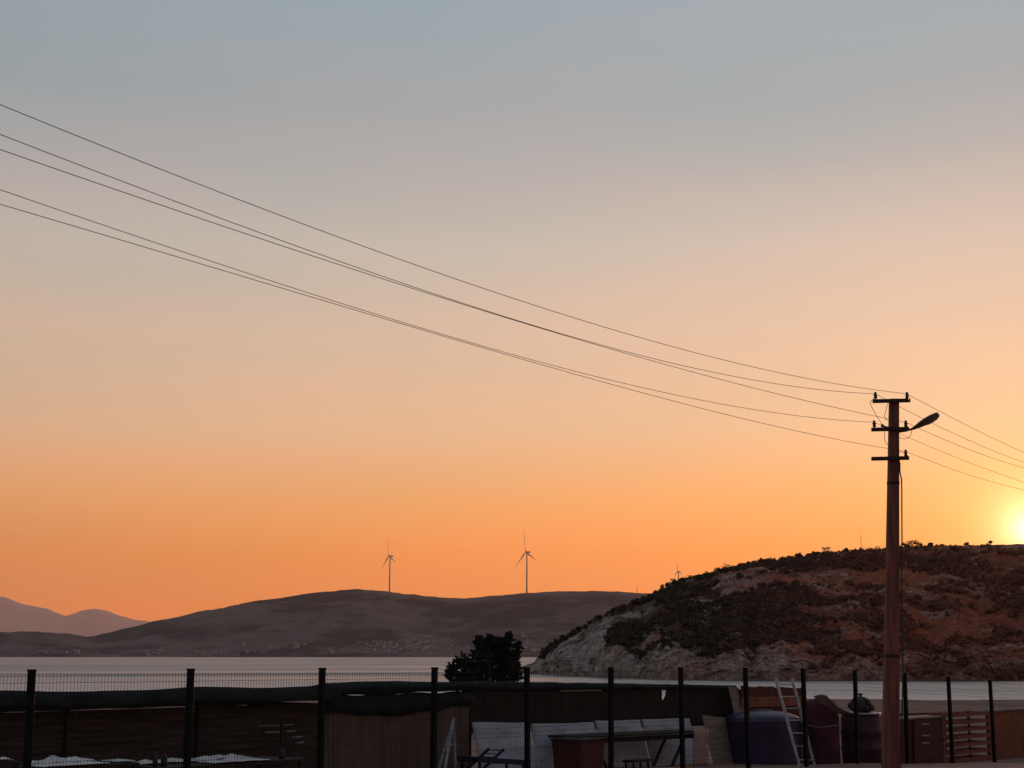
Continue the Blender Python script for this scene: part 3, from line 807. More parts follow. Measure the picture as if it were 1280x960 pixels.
for (py, xl, xr, key) in ARMS:
    l, r = at(xl, py + .5, PYD - .14), at(xr, py - .5, PYD - .14)
    am = MB().bar(l, r, .075, .075).build('crossarm', M['steel'], pole)
    for side, px in (('l', xl + 3.5), ('r', xr - 3.5)):
        if key == 'c' and side == 'l': continue
        o = at(px, py - 2.5, PYD - .14)
        ib = MB()
        ib.tube([o - Vector((0, 0, .05)), o + Vector((0, 0, .03))], .012, 6)
        ib.lathe(o, [(.016, .0), (.036, .012), (.040, .035), (.026, .05), (.040, .065), (.040, .085), (.022, .098), (.030, .11), (.026, .135), (.008, .142)], 12)
        am['_b'] = tuple(pb)
        ib.build('insulator', M['porcelain'], am, smooth=True)
        INS[key + side] = o + Vector((0, 0, .104))
# short stub insulator and bolts near the middle arm
o = at(1103, 534, PYD - .14)
mb = MB(); mb.lathe(o, [(.014, 0), (.032, .015), (.034, .04), (.02, .06), (.01, .07)], 10); mb.build('insulator', M['porcelain'], pole)
MB().tube([pole_at(536) + Vector((-.09, -.10, 0)), at(1105, 533, PYD - .14), at(1102, 531, PYD - .16)], .018, 6).build('bracket', M['steel'], pole)
# lamp
l0 = pole_at(540) + Vector((.09, -.02, 0)); l1 = at(1141, 536, PYD - .1); l2 = at(1173.5, 517.5, PYD - .32)
lm = MB().tube([l0, (l0 + l1) / 2 + Vector((0, 0, -.01)), l1, l1 + (l2 - l1) * .15], [.022, .022, .024, .024], 8).build('lamp_arm', M['steel'], pole, smooth=True)
axv = (l2 - l1).normalized(); sid = axv.cross(Vector((0, 0, 1))).normalized(); upv = sid.cross(axv).normalized()
def loft(prof, off):
    mb = MB(); vs, fs = [], []; n = 14
    for (u, wd, ht) in prof:
        c = l1 + (l2 - l1) * u + upv * off(u)
        for k in range(n):
            a = 2 * math.pi * k / n; vs.append(c + sid * (wd * math.cos(a)) + upv * (ht * math.sin(a)))
    for i in range(len(prof) - 1):
        for k in range(n): fs.append((i * n + k, i * n + (k + 1) % n, i * n + n + (k + 1) % n, i * n + n + k))
    fs.append(tuple(range(n - 1, -1, -1))); fs.append(tuple((len(prof) - 1) * n + k for k in range(n)))
    return mb.add(vs, fs)
lh = loft([(.0, .03, .03), (.12, .045, .04), (.3, .085, .06), (.5, .105, .072), (.72, .115, .072), (.9, .10, .062), (.98, .075, .048), (1.0, .04, .03)], lambda u: 0.0).build('lamp_head', M['lamp'], pole, smooth=True)
lh['_b'] = tuple(pb)
loft([(.42, .05, .03), (.5, .085, .05), (.7, .098, .055), (.86, .085, .045), (.92, .05, .03)], lambda u: -.035).build('lens', M['lampglass'], lh, smooth=True)
# hanging lead to the lamp, jumpers and the drop cable down the shaft
def catmull(pts, n=8):
    pts = [Vector(p) for p in pts]; P = [pts[0] * 2 - pts[1]] + pts + [pts[-1] * 2 - pts[-2]]; o = []
    for i in range(1, len(P) - 2):
        for k in range(n):
            t_ = k / n; a, b, c, d = P[i - 1:i + 3]
            o.append(.5 * ((2 * b) + (c - a) * t_ + (2 * a - 5 * b + 4 * c - d) * t_ ** 2 + (3 * b - a - 3 * c + d) * t_ ** 3))
    return o + [pts[-1]]
yd = PYD - .16
MB().tube(catmull([at(1124, 547, yd), at(1131, 548.5, yd), at(1137, 546, yd), at(1139.5, 540, yd), at(1139.5, 536.5, PYD - .1)]), .006, 5).build('lamp_lead', M['cable'], pole)
for pts in ([(1094, 497), (1088, 503), (1092, 513), (1099, 525), (1103, 531)],
            [(1111, 501), (1108, 510), (1106, 522), (1110, 526)],
            [(1103, 531), (1106, 537), (1105.5, 547), (1107, 553), (1111, 557)],
            [(1122, 564.5), (1127, 565), (1132, 566)]):
    MB().tube(catmull([at(x, y, yd) for x, y in pts]), .006, 5).build('jumper_cable', M['cable'], pole)
MB().tube(catmull([at(x, y, yd) for x, y in ((1121, 570), (1124.5, 578), (1125, 590), (1127, 603), (1127.3, 640), (1127.5, 690), (1127, 760), (1128.5, 830), (1127.5, 900), (1126, 962))]), .014, 6).build('drop_cable', M['cable'], pole)
# a clamp band round the shaft
for py in (820, 604):
    c = pole_at(py); mb = MB(); wv = .158 + (.092 - .158) * ((c.z - pb.z) / (ptop.z - pb.z)) + .006
    mb.add([p for r_ in (ring(c - Vector((0, 0, .03)), wv, wv * .9), ring(c + Vector((0, 0, .03)), wv, wv * .9)) for p in r_],
           [(k, (k + 1) % 8, 8 + (k + 1) % 8, 8 + k) for k in range(8)] + [tuple(range(7, -1, -1)), tuple(range(8, 16))])
    mb.build('clamp_band', M['steel'], pole)

# ------------------------------------------------------------------ overhead cables
DL = Vector((-28.0, -29.8)).normalized(); DRr = Vector((3.6, 5.0)).normalized()
def plane_hit(px, py, A, D):       # pixel ray against the vertical plane through A along D (plan)
    n_ = Vector((-D.y, D.x)); d = ray(px, py); t_ = (n_.dot(A)) / (n_.x * d.x + n_.y * d.y); return EYE + d * t_
CAB = [('ar', [(0, 130.8), (120, 179), (240, 227), (370, 277), (500, 324), (650, 376), (800, 422), (960, 462), (1085, 487.5)], [(1160, 508), (1213, 533), (1280, 566)],
        'topmost of the five overhead cables, well clear of the rest at the left edge'),
       ('al', [(0, 168.2), (120, 213.5), (240, 260), (370, 307), (520, 360), (640, 399), (800, 443.5), (960, 477.5), (1070, 493.5)], [(1127, 509), (1213, 551.5), (1280, 578)],
        'second overhead cable from the top at the left edge, tied to the left top insulator'),
       ('br', [(0, 185.5), (120, 231), (240, 269), (370, 312), (520, 362), (640, 400.5), (800, 446), (960, 489), (1085, 519.5)], [(1153, 538), (1220, 565), (1280, 585)],
        'third overhead cable from the top at the left edge, tied to the right middle insulator'),
       ('bl', [(0, 236.8), (155, 290), (220, 313), (370, 360.5), (510, 405), (640, 443), (800, 484), (960, 514), (1066, 528)], [(1142, 551), (1203, 574), (1280, 603)],
        'fourth overhead cable from the top at the left edge, tied to the left middle insulator'),
       ('cr', [(0, 254.5), (116, 290), (220, 322), (370, 364), (510, 407.5), (640, 446), (800, 489), (960, 531), (1095, 559)], [(1160, 575), (1240, 602.5), (1280, 612.5)],
        'lowest overhead cable, tied to the single insulator of the bottom crossarm')]
for key, lp, rp, lab in CAB:
    A = INS[key]; A2 = Vector((A.x, A.y)); pts = []
    for D, pp, smax in ((DL, lp, 40.0), (DRr, rp, 34.0)):
        ss, zz = [], []
        for px, py in pp:
            q = plane_hit(px, py, A2, D); ss.append((Vector((q.x, q.y)) - A2).dot(D)); zz.append(q.z)
        S = np.array(ss); Zv = np.array(zz) - A.z
        deg = 3 if D is DL else 2
        B = np.stack([S ** k for k in range(1, deg + 1)], 1)
        co = np.linalg.lstsq(B, Zv, rcond=None)[0]
        sm = max(ss) * 1.04
        sl_ = np.linspace(0, sm, 40)
        row = [V3(A2 + D * s_, A.z + sum(co[k] * s_ ** (k + 1) for k in range(deg))) for s_ in sl_]
        # beyond the frame the cable runs on to its next support at its own slope, easing into a sag
        d_ = (row[-1] - row[-2]).normalized(); step = 1.2; q = row[-1]; curve = .003
        while (Vector((q.x, q.y)) - A2).length < smax:
            q = q + d_ * step; d_ = (d_ + Vector((0, 0, curve))).normalized(); row.append(q)
        if D is DL: pts = list(reversed(row))
        else: pts += row[1:]
    o = MB().tube(pts, .0050 if key in ('al', 'ar', 'br') else .0045, 5).build('power_cable', M['cable'], base=A)
    tag(o, lab, 'cable', 'overhead power cables')

# ------------------------------------------------------------------ low structures behind the fence
OFF = 3.3
def wallpt(px, py, off=OFF): return on(px, py, off)
def gz_at(p): return gz(p.x, p.y)
# --- left hut: board wall under a dark green roof
a, b = wallpt(-70, 862), wallpt(404, 853)
zt = 3.69
hb = V3(((a.x + b.x) / 2, (a.y + b.y) / 2), gz(0, 24))
hut = thing('hut', hb, 'long low brown board hut with a flat dark green roof at the left', 'hut')
Lx = (Vector((b.x, b.y)) - Vector((a.x, a.y))).length
A2 = Vector((a.x, a.y))
def along(s, o=0.0): return A2 + FD * s + FN * o
mb = MB(); nb = 14; h0 = 1.86
for k in range(nb):                                   # horizontal lapped boards
    z0 = h0 + (zt - .34 - h0) * k / nb; z1 = h0 + (zt - .34 - h0) * (k + 1) / nb - .008
    s0 = 0.0
    while s0 < Lx - .05:
        s1 = min(Lx, s0 + rnd.uniform(1.4, 2.9)); o = rnd.uniform(-.008, .008)
        mb.obox(V3(along((s0 + s1) / 2, .02 + o), (z0 + z1) / 2), FD3 * ((s1 - s0) / 2 - .004), FN3 * .014 + UP * .004, UP * ((z1 - z0) / 2)); s0 = s1
mb.build('front_wall', M['brownboard'], hut)
for s_ in (0.02, Lx - .02):
    MB().obox(V3(along(s_, 1.1), (h0 + zt - .34) / 2), FD3 * .02, FN3 * 1.0, UP * ((zt - .36 - h0) / 2)).build('side_wall', M['brownboard'], hut)
mb = MB()
def rf(u, v):
    s_ = -.15 + (Lx + .3) * u
    return V3(along(s_, -.28 + 2.6 * v), zt - .03 + .012 * math.sin(s_ * 1.7) * (1 - v) + .03 * mnoise.noise(Vector((s_ * .8, v * 3, 0))) - .35 * v)
mb.sheet(rf, 40, 5, Vector((0, 0, -.05)))
def fa(u, v):
    s_ = -.15 + (Lx + .3) * u
    return V3(along(s_, -.30 - .03 * math.sin(v * 3.1) + .015 * mnoise.noise(Vector((s_ * 2, v * 2, 3)))), zt - .04 + .012 * math.sin(s_ * 1.7) - .24 * v - .025 * v * mnoise.noise(Vector((s_ * 1.3, 0, 8))))
mb.sheet(fa, 60, 4, FN3 * .012)
mb.build('roof', M['greentarp'], hut, smooth=True)
for s_ in (Lx * .28, Lx * .62):
    MB().bar(V3(along(s_, -.02), h0 - .1), V3(along(s_, -.02), zt - .3), .07, .05).build('batten', M['darkboard'], hut)
# slats tucked on the hut wall
def plank(name, p0, p1, w_, h_, m, label, cat, group=None):
    o = MB().bar(p0, p1, w_, h_).build(name, M[m], base=p0); return tag(o, label, cat, group)
rk = on(352, 928, 3.05); rack = thing('rack', V3(rk, gz_at(rk)), 'small pale slatted rack standing against the brown hut wall', 'rack')
MB().bar(V3(rk, gz_at(rk)), on(352, 902, 3.05), .035, .035).build('upright', M['darkwood'], rack)
for (x0, x1, y) in ((323, 349, 907), (331, 349, 915), (355, 365, 906), (357, 368, 914), (366, 377, 921), (370, 379, 928)):
    MB().bar(on(x0, y + .5, 3.0), on(x1, y - .3, 3.0), .05, .018).build('slat', M['palepole'], rack)
for (x0, x1, y) in ((323, 379, 910), (323, 379, 926)):
    MB().bar(on(x0, y, 3.06), on(x1, y - .5, 3.06), .02, .02).build('rail', M['darkwood'], rack)

# --- reed shelter: reed screen, sagging black cloth, green roll on top
a, b = wallpt(406, 853), wallpt(586, 853); LR = (Vector((b.x, b.y)) - Vector((a.x, a.y))).length; A2 = Vector((a.x, a.y))
sh = thing('reed_screen', V3(a, gz_at(a)), 'brown reed screen under a sagging black cloth beside the hut', 'screen')
mb = MB(); s_ = 0.0
zb = gz(0, 30) - .02
while s_ < LR:
    w_ = rnd.uniform(.018, .032); zt2 = 3.25 + rnd.uniform(-.05, .03)
    mb.tube([V3(along(s_, rnd.uniform(-.012, .012)), zb), V3(along(s_ + rnd.uniform(-.02, .02), rnd.uniform(-.012, .012)), zt2)], w_ * .6, 5, False); s_ += w_ * .62
mb.build('reed_mat', M['reed'], sh)
for (s_, w_) in ((.02, .09), (LR - .02, .09)):
    MB().bar(V3(along(s_, .07), zb - .1), V3(along(s_, .07), 3.6), w_, w_).build('post', M['darkwood'], sh)
mb = MB()
def sag(u, v):
    s_ = -.05 + (LR + .1) * u
    low = 3.17 - .10 * math.exp(-((u - .43) / .25) ** 2) + .10 * max(0, u - .75) * 4 * .5
    z = 3.48 + (low - 3.48) * v
    return V3(along(s_, -.06 - .05 * math.sin(v * 3.1) - .012 * math.sin(s_ * 9)), z + .015 * math.sin(s_ * 6))
mb.sheet(sag, 40, 6, FN3 * .012); mb.build('cloth', M['blacktarp'], sh, smooth=True)
mb = MB()
def groll(u, v):
    s_ = -.08 + (LR + .16) * u
    top = 3.70 + .05 * math.sin(u * 5.5) * .4 + .012 * mnoise.noise(Vector((s_ * 2, 1, 1)))
    return V3(along(s_, -.13 - .09 * math.sin(v * 3.14)), top - (.22 - .05 * u) * v)
mb.sheet(groll, 40, 6, FN3 * .02)
mb.sheet(lambda u, v: V3(along(-.08 + (LR + .16) * u, -.12 + 2.0 * v), 3.70 + .02 * math.sin(u * 5.5) - .25 * v), 20, 3, Vector((0, 0, -.03)))
mb.build('roof_cover', M['greentarp'], sh, smooth=True)

# --- dark windbreak with torn hole and pale panels beneath
a, b = wallpt(588, 853), wallpt(916, 853); LW = (Vector((b.x, b.y)) - Vector((a.x, a.y))).length; A2 = Vector((a.x, a.y))
wb = thing('windbreak', V3(a, gz_at(a)), 'dark board windbreak with a torn hole above the pale panels', 'windbreak')
def wz(u): return 3.69 + (3.465 - 3.69) * u
mb = MB()
nu, nv = 560, 64
hole = wallpt(830, 868, OFF); us = (Vector((hole.x, hole.y)) - A2).dot(FD) / LW
hole_cells = set(); top_off = .10
def wbz(u, v): return wz(u) - .06 - (.96 - .06 * u) * v
ih = int(us * nu); vh = (wz(us) - .06 - hole.z) / .95; jh = int(vh * nv)
for i_ in range(ih - 12, ih + 13):
    for j_ in range(jh - 14, jh + 15):
        a_ = (i_ - ih) * LW / nu; b_2 = (j_ - jh) * .95 / nv
        w_h = .075 * (1 - .5 * b_2 / .16) * (1 + .5 * mnoise.noise(Vector((a_ * 18, b_2 * 18, 2)))) if abs(b_2) < .15 else 0
        if w_h and ((a_ + .25 * b_2) / w_h) ** 2 + (b_2 / .15) ** 2 < 1: hole_cells.add((i_, j_))
mb.sheet(lambda u, v: V3(along(LW * u, .01 * math.sin(u * 60) * v + .008 * mnoise.noise(Vector((u * 30, v * 4, 0)))), wbz(u, v)), nu, nv, FN3 * .012, hole_cells)
mb.build('dark_sheet', M['darkboard'], wb)
mb = MB()
def wroll(u, v):
    s_ = -.05 + (LW + .1) * u; A_ = v * math.pi * 1.15
    return V3(along(s_, -.02 - .07 * math.sin(A_)), wz(u) - .05 + .05 * math.cos(A_) + .014 * mnoise.noise(Vector((s_ * 1.8, 0, 5))) - .11 * v * (1 - u * .9))
mb.sheet(wroll, 60, 6, FN3 * .015); mb.build('top_roll', M['greentarp'], wb, smooth=True)
for u in (.003, .25, .5, .75, .997):
    p = along(LW * u, .06); MB().bar(V3(p, gz(0, p.y) - .1), V3(p, wz(u) - .12), .08, .08).build('post', M['darkwood'], wb)
mb = MB(); mb.bar(wallpt(700, 863.5, OFF - .04), wallpt(752, 863, OFF - .04), .02, .03); mb.build('pale_batten', M['paleboard'], wb)
# pale panels: four leaning sheets, each its own thing
for k, (x0, x1, yt0, yt1, lab) in enumerate(((590, 662, 903, 903, 'blue grey white panel leaning under the windbreak, nearest the reed screen'),
                                            (664, 742, 905, 903, 'dirty white panel under the windbreak behind the red brown bin'),
                                            (744, 800, 901, 900, 'dirty white panel under the windbreak behind the left table legs'),
                                            (802, 862, 899, 898, 'dirty white panel under the windbreak behind the right table end'))):
    p0, p1 = on(x0, yt0, OFF - .12), on(x1, yt1, OFF - .12); L_ = (V3(p1, 0) - V3(p0, 0)).length; q2 = Vector((p0.x, p0.y))
    zl = gz(0, (p0.y + p1.y) / 2) - .03
    mb = MB()
    def pf(u, v, q2=q2, L_=L_, p0=p0, p1=p1, zl=zl, k=k):
        zt_ = p0.z + (p1.z - p0.z) * u
        return V3(q2 + FD * (L_ * u) + FN * (-.28 * v + .004 * math.sin(v * 24) + .012 * mnoise.noise(Vector((u * 2 + k * 7, v * 2, 0)))), zt_ + (zl - zt_) * v + .006 * math.sin(u * 7 + k))
    mb.sheet(pf, 12, 26, FN3 * .01)
    tag(mb.build('panel', M['whitepanel'], base=V3(p0, zl), smooth=True), lab, 'panel', 'white panels under the windbreak')

# deck chair
c0 = on(598, 951, 1.9); cb_ = V3(c0, gz_at(c0)); dc = thing('deck_chair', cb_, 'dark blue folding deck chair in front of the white panels', 'deck chair')
dd = .5
mb = MB()
for o in (0, dd):
    mb.bar(on(597, 949.5, 1.9) + FN3 * o, on(661, 953.5, 1.9) + FN3 * o, .045, .10)
for q in range(5):
    u = .1 + .2 * q; p = on(597, 947, 1.9).lerp(on(661, 951, 1.9), u); mb.bar(p, p + FN3 * dd, .08, .02)
mb.build('seat', M['navywood'], dc)
mb = MB()
for o in (0.06, dd - .06):
    mb.bar(on(602, 966, 1.9) + FN3 * o, on(632.5, 937, 1.9) + FN3 * o, .04, .05)
for q in range(4):
    p = on(602, 966, 1.9).lerp(on(632.5, 937, 1.9), .5 + .15 * q); mb.bar(p + FN3 * .04, p + FN3 * (dd - .04), .06, .015)
mb.build('backrest', M['navywood'], dc)
for px in (601, 656):
    for o in (0.03, dd - .03):
        p = on(px, 952, 1.9) + FN3 * o; MB().bar(V3(p, gz_at(p) - .02), p, .045, .045).build('leg', M['navywood'], dc)
# red brown bin
b0 = on(723, 945, 1.7); bb = V3(b0, gz_at(b0) - .02); ft = on(723, 926, 1.7); bh = ft.z - bb.z; bw = 18 * b0.y / 1930
bn_ = thing('bin', bb, 'square red brown wooden bin with dark lid below the table end', 'bin')
def frustum(c, w0, w1, h):
    g = lambda w_, z: [c + FD3 * (sx_ * w_) + FN3 * (sy_ * w_) + UP * z for sx_, sy_ in ((-1, -1), (1, -1), (1, 1), (-1, 1))]
    return MB().hexa(g(w0, 0), g(w1, h))
frustum(bb, bw * 1.16, bw * 1.3, bh).build('body', M['redwood'], bn_)
lid = frustum(bb + UP * (bh + .004), bw * 1.36, bw * 1.36, .045); lid.build('lid', M['darkwood'], bn_)
MB().bar(bb + FD3 * -.12 + UP * (bh + .07), bb + FD3 * .12 + UP * (bh + .07), .03, .03).build('handle', M['steel'], bn_)
# trestle table
t0, t1 = on(716, 922, 2.25), on(876, 914.5, 2.25)
tb_ = thing('table', V3((t0 + t1) / 2, gz_at((t0 + t1) / 2)), 'long dark trestle table with splayed legs before the white panels', 'table')
mb = MB()
for k in range(5):
    mb.bar(t0 + FN3 * (.15 * k), t1 + FN3 * (.15 * k), .14, .05)
mb.build('table_top', M['darkwood'], tb_)
MB().bar(t0 + FN3 * .06 - UP * .09, t1 + FN3 * .06 - UP * .09, .03, .10).build('apron', M['darkwood'], tb_)
for (xa, ya, xb, yb_) in ((744, 925, 762, 962), (858, 922, 842, 960)):
    for o in (.06, .56):
        q0, q1 = on(xa, ya, 2.25) + FN3 * o, on(xb, yb_, 2.25) + FN3 * o
        t_ = (q0.z - gz_at(q1)) / max(.01, q0.z - q1.z); q1 = q0 + (q1 - q0) * min(t_, 1.4)
        MB().bar(q0, q1, .06, .05).build('leg', M['darkwood'], tb_)
# low stool
s0, s1 = on(789, 952, 1.75), on(813, 950, 1.75)
st = thing('stool', V3((s0 + s1) / 2, gz_at(s0)), 'low dark stool standing in front of the trestle table', 'stool')
mb = MB(); mb.bar(s0 + FN3 * .1, s1 + FN3 * .1, .26, .05); mb.build('seat', M['navywood'], st)
for u in (.12, .88):
    for o in (0.0, .2):
        p = s0.lerp(s1, u) + FN3 * o; MB().bar(V3(p, gz_at(p) - .02), p - UP * .02, .035, .035).build('leg', M['navywood'], st)
# towel over the table's right end and leaning boards
p0 = on(866, 915, 2.15); p1 = on(885, 914.5, 2.15)
mb = MB()
mb.sheet(lambda u, v: p0.lerp(p1, u * (1 - .15 * v)) + Vector((0, 0, .035 - .78 * v + .02 * u)) + FN3 * (-.03 + .03 * math.sin(u * 9 + v * 2) * v), 12, 12, FN3 * .01)
tag(mb.build('towel', M['pinkcloth'], base=p0, smooth=True), 'faded pink towel hanging over the right end of the trestle table', 'towel')
def board(q0, q1, zlow, lean, th, m, label, name='board', tiltz=0):
    mb = MB(); q0, q1 = Vector(q0), Vector(q1)
    lo0 = Vector((q0.x, q0.y, zlow)) - FN3 * lean + FD3 * tiltz; lo1 = Vector((q1.x, q1.y, zlow)) - FN3 * lean + FD3 * tiltz
    mb.hexa([lo0, lo1, lo1 + FN3 * th, lo0 + FN3 * th], [q0, q1, q1 + FN3 * th, q0 + FN3 * th])
    return tag(mb.build(name, M[m], base=lo0), label, 'board')
board(on(878, 894, 2.9), on(906, 897, 2.9), 1.5, .35, .02, 'paleboard', 'wide bare plywood board leaning below the right end of the windbreak')
board(on(911, 858, 3.1), on(924, 860, 3.1), 1.45, .5, .03, 'paleboard', 'narrow tall plywood board leaning beside the windbreak end', tiltz=-.05)
# A-frame trestle by the reed screen
ap = on(567, 899, 2.3)
tr_ = thing('trestle', V3(ap, gz_at(ap)), 'pale A-frame trestle standing against the reed screen', 'trestle')
for (px, o) in ((548, 2.1), (556, 1.5), (569.5, 2.1)):
    g = on(px, 962, o); t_ = (ap.z - gz_at(g)) / (ap.z - g.z); MB().bar(ap + (g - ap) * -.02, ap + (g - ap) * t_, .045, .03).build('leg', M['palepole'], tr_)
MB().bar(on(556, 932, 2.15), on(570, 931, 2.2), .03, .03).build('crosspiece', M['palepole'], tr_)

# --- tables with white plastic at the far left
def sheeted_table(px0, px1, py, off, dep, label_t, seed):
    p0, p1 = on(px0, py, off), on(px1, py, off); zt_ = (p0.z + p1.z) / 2
    c = V3((p0 + p1) / 2 + FN3 * dep / 2, gz_at(p0)); t = thing('low_table', c, label_t, 'table', 'low tables before the hut')
    mb = MB()
    for k in range(4):
        o = dep * (k + .5) / 4
        mb.obox(V3((p0 + p1) / 2, zt_ - .03) + FN3 * o, FD3 * ((p1 - p0).length / 2), FN3 * (dep / 8 - .006), UP * .02)
    mb.build('table_top', M['darkwood'], t)
    for u in (.04, .96):
        for o in (.06, dep - .06):
            p = p0.lerp(p1, u) + FN3 * o; MB().bar(V3(p, gz_at(p) - .03), V3(p, zt_ - .05), .06, .06).build('leg', M['darkwood'], t)
    return p0, p1, zt_
def crumple(p0, p1, zt_, dep, u0, u1, o0, o1, hgt, seed, label, m='whiteplastic'):
    def fn(u, v):
        uu = u0 + (u1 - u0) * (u + .06 * mnoise.noise(Vector((v * 4, seed, 0)))); oo = (o0 + (o1 - o0) * (v + .15 * mnoise.noise(Vector((u * 3, seed, 4))))) * dep
        h = hgt * (.35 + .65 * abs(fbm(Vector((u * 3.2 + seed, v * 2.4, seed)), 4)) * 1.6) * math.sin(math.pi * min(1, max(0, u))) ** .5 * (.25 + .75 * math.sin(math.pi * v) ** .6)
        return p0.lerp(p1, uu) * 1.0 + FN3 * oo + Vector((0, 0, zt_ - (p0.z + (p1.z - p0.z) * uu) + .012 + h))
    mb = MB(); mb.sheet(fn, 36, 14, Vector((0, 0, -.006)))
    return tag(mb.build('plastic_sheet', M[m], base=p0, smooth=True), label, 'plastic sheet', 'white plastic sheets on the low tables')
T1 = sheeted_table(50, 176, 956, .9, 1.0, 'low dark table between the first two fence posts', 1)
crumple(*T1, 1.0, .03, .68, .0, .45, .03, 1.0, 'broad crumpled white plastic sheet on the front of the left low table')
crumple(*T1, 1.0, .20, .76, .5, .98, .07, 2.3, 'higher crumpled white plastic sheet at the back of the left low table')
crumple(*T1, 1.0, .80, .99, .1, .5, .03, 5.1, 'small white plastic scrap at the right end of the left low table')
T2 = sheeted_table(200, 385, 953, 1.0, 1.1, 'low dark table right of the second fence post', 2)
crumple(*T2, 1.1, .04, .40, .55, .95, .05, 3.7, 'white plastic sheet at the back left of the right low table')
crumple(*T2, 1.1, .36, .74, .0, .45, .03, 4.4, 'long white plastic sheet at the front of the right low table')
crumple(*T2, 1.1, .42, .80, .55, .98, .06, 6.2, 'white plastic sheet at the back of the right low table, nearest the third post')
T3 = sheeted_table(-60, 26, 953, .9, .8, 'low dark table cut off by the left edge of the photo', 3)
crumple(*T3, .8, .1, .95, .1, .9, .09, 7.7, 'white plastic bundle on the table at the left edge')
# dark bottles / flower pots on the right table
for k, (px, lab) in enumerate(((194, 'tall dark canister standing left on the right low table'), (205, 'dark canister beside the tall canister on the low table'), (352, 'dark canister near the right end of the low table'))):
    p = on(px, 953, 1.25); p.z = T2[2] - .008; r_ = .05 if k else .04; h_ = (.20, .18, .15)[k]
    o = thing('canister', p, lab, 'canister', 'dark canisters on the low table')
    MB().lathe(p, [(r_ * .9, .0), (r_, .01), (r_, h_ * .75), (r_ * .6, h_ * .9)], 14).build('body', M['bag'], o, smooth=True)
    MB().lathe(p, [(r_ * .5, h_ * .9), (r_ * .52, h_ * .9 + .005), (r_ * .5, h_ * 1.05), (r_ * .3, h_ * 1.06)], 12).build('cap', M['barrel'], o, smooth=True)

# ------------------------------------------------------------------ right hand side clutter
# board screen
a, b = on(926, 857, 3.0), on(1006, 859, 3.0)
bs = thing('board_screen', V3(a, gz_at(a)), 'low dark red board screen right of the windbreak', 'screen')
mb = MB(); LS = (V3(b, 0) - V3(a, 0)).length; A2 = Vector((a.x, a.y))
for k in range(12):
    s0, s1 = LS * k / 12, LS * (k + 1) / 12 - .008; zt_ = a.z + (b.z - a.z) * k / 12 - rnd.uniform(0, .03)
    mb.obox(V3(along((s0 + s1) / 2), (zt_ + gz(0, 40) + .4) / 2), FD3 * ((s1 - s0) / 2), FN3 * .012, UP * ((zt_ - gz(0, 40) - .4) / 2))
mb.build('boards', M['redwood'], bs)
for s_ in (.05, LS - .05): p = along(s_, .06); MB().bar(V3(p, gz(0, p.y) - .1), V3(p, a.z - .1), .07, .07).build('post', M['darkwood'], bs)
mb = MB(); mb.bar(on(927, 878, 2.96), on(1004, 876, 2.96), .03, .24); mb.build('rail_board', M['redwall'], bs)
# water tank
tc_ = on(953, 900, 2.3); tz = gz_at(tc_) - .03; rt = 47 * tc_.y / 1930; ztop = on(953, 889, 2.3 - rt * .2).z
tk = thing('water_tank', V3(tc_, tz), 'big blue plastic water tank tinted purple by glare behind the ladder', 'water tank')
hb_ = on(953, 905, 2.3 - rt).z - tz
prof = [(rt * .94, 0), (rt, .03)]
for k in range(6):
    z0 = .08 + (hb_ - .12) * k / 6; z1 = .08 + (hb_ - .12) * (k + .82) / 6
    prof += [(rt * .997, z0), (rt, z0 + .05), (rt, z1 - .03), (rt * .997, z1 + .02)]
prof += [(rt, hb_)]
hd = ztop - tz - hb_
for k in range(1, 8):
    q_ = k / 8; prof.append((rt * math.cos(q_ * math.pi / 2) ** .8 * .98 + .02, hb_ + hd * math.sin(q_ * math.pi / 2)))
MB().lathe(V3(tc_, tz), prof, 40).build('body', M['blueplastic'], tk, smooth=True)
MB().lathe(V3(tc_, tz + hb_ + hd * .98), [(.22, -.03), (.23, -.01), (.23, .015), (.2, .025), (.02, .03)], 24).build('lid', M['blueplastic'], tk, smooth=True)
MB().lathe(V3(tc_, tz + hb_ - .02), [(rt + .004, 0), (rt + .02, .012), (rt + .02, .03), (rt + .004, .045)], 40).build('rim', M['blueplastic'], tk, smooth=True)
# ladder
def lp_(px, py, o): return on(px, py, o)
lad = None
la0, la1 = lp_(1001, 962, .30), lp_(969.5, 848, 1.55); lb0, lb1 = lp_(1019.5, 962, .30), lp_(990, 848, 1.55)
for q in (la0, lb0): pass
lad = thing('ladder', V3((la0 + lb0) / 2, gz_at(la0)), 'pale aluminium ladder leaning on the purple blue water tank', 'ladder')
def ext(p0, p1): t_ = (p1.z - gz_at(p0)) / (p1.z - p0.z); return p1 + (p0 - p1) * t_
MB().bar(ext(la0, la1), la1, .035, .06, up=FN3).build('rail', M['alu'], lad)
MB().bar(ext(lb0, lb1), lb1, .035, .06, up=FN3).build('rail', M['alu'], lad)
for py in (856, 872, 887, 902, 918, 934, 950.5):
    u = (py - 848) / (962 - 848); MB().tube([la1.lerp(la0, u), lb1.lerp(lb0, u)], .016, 6).build('rung', M['alu'], lad)
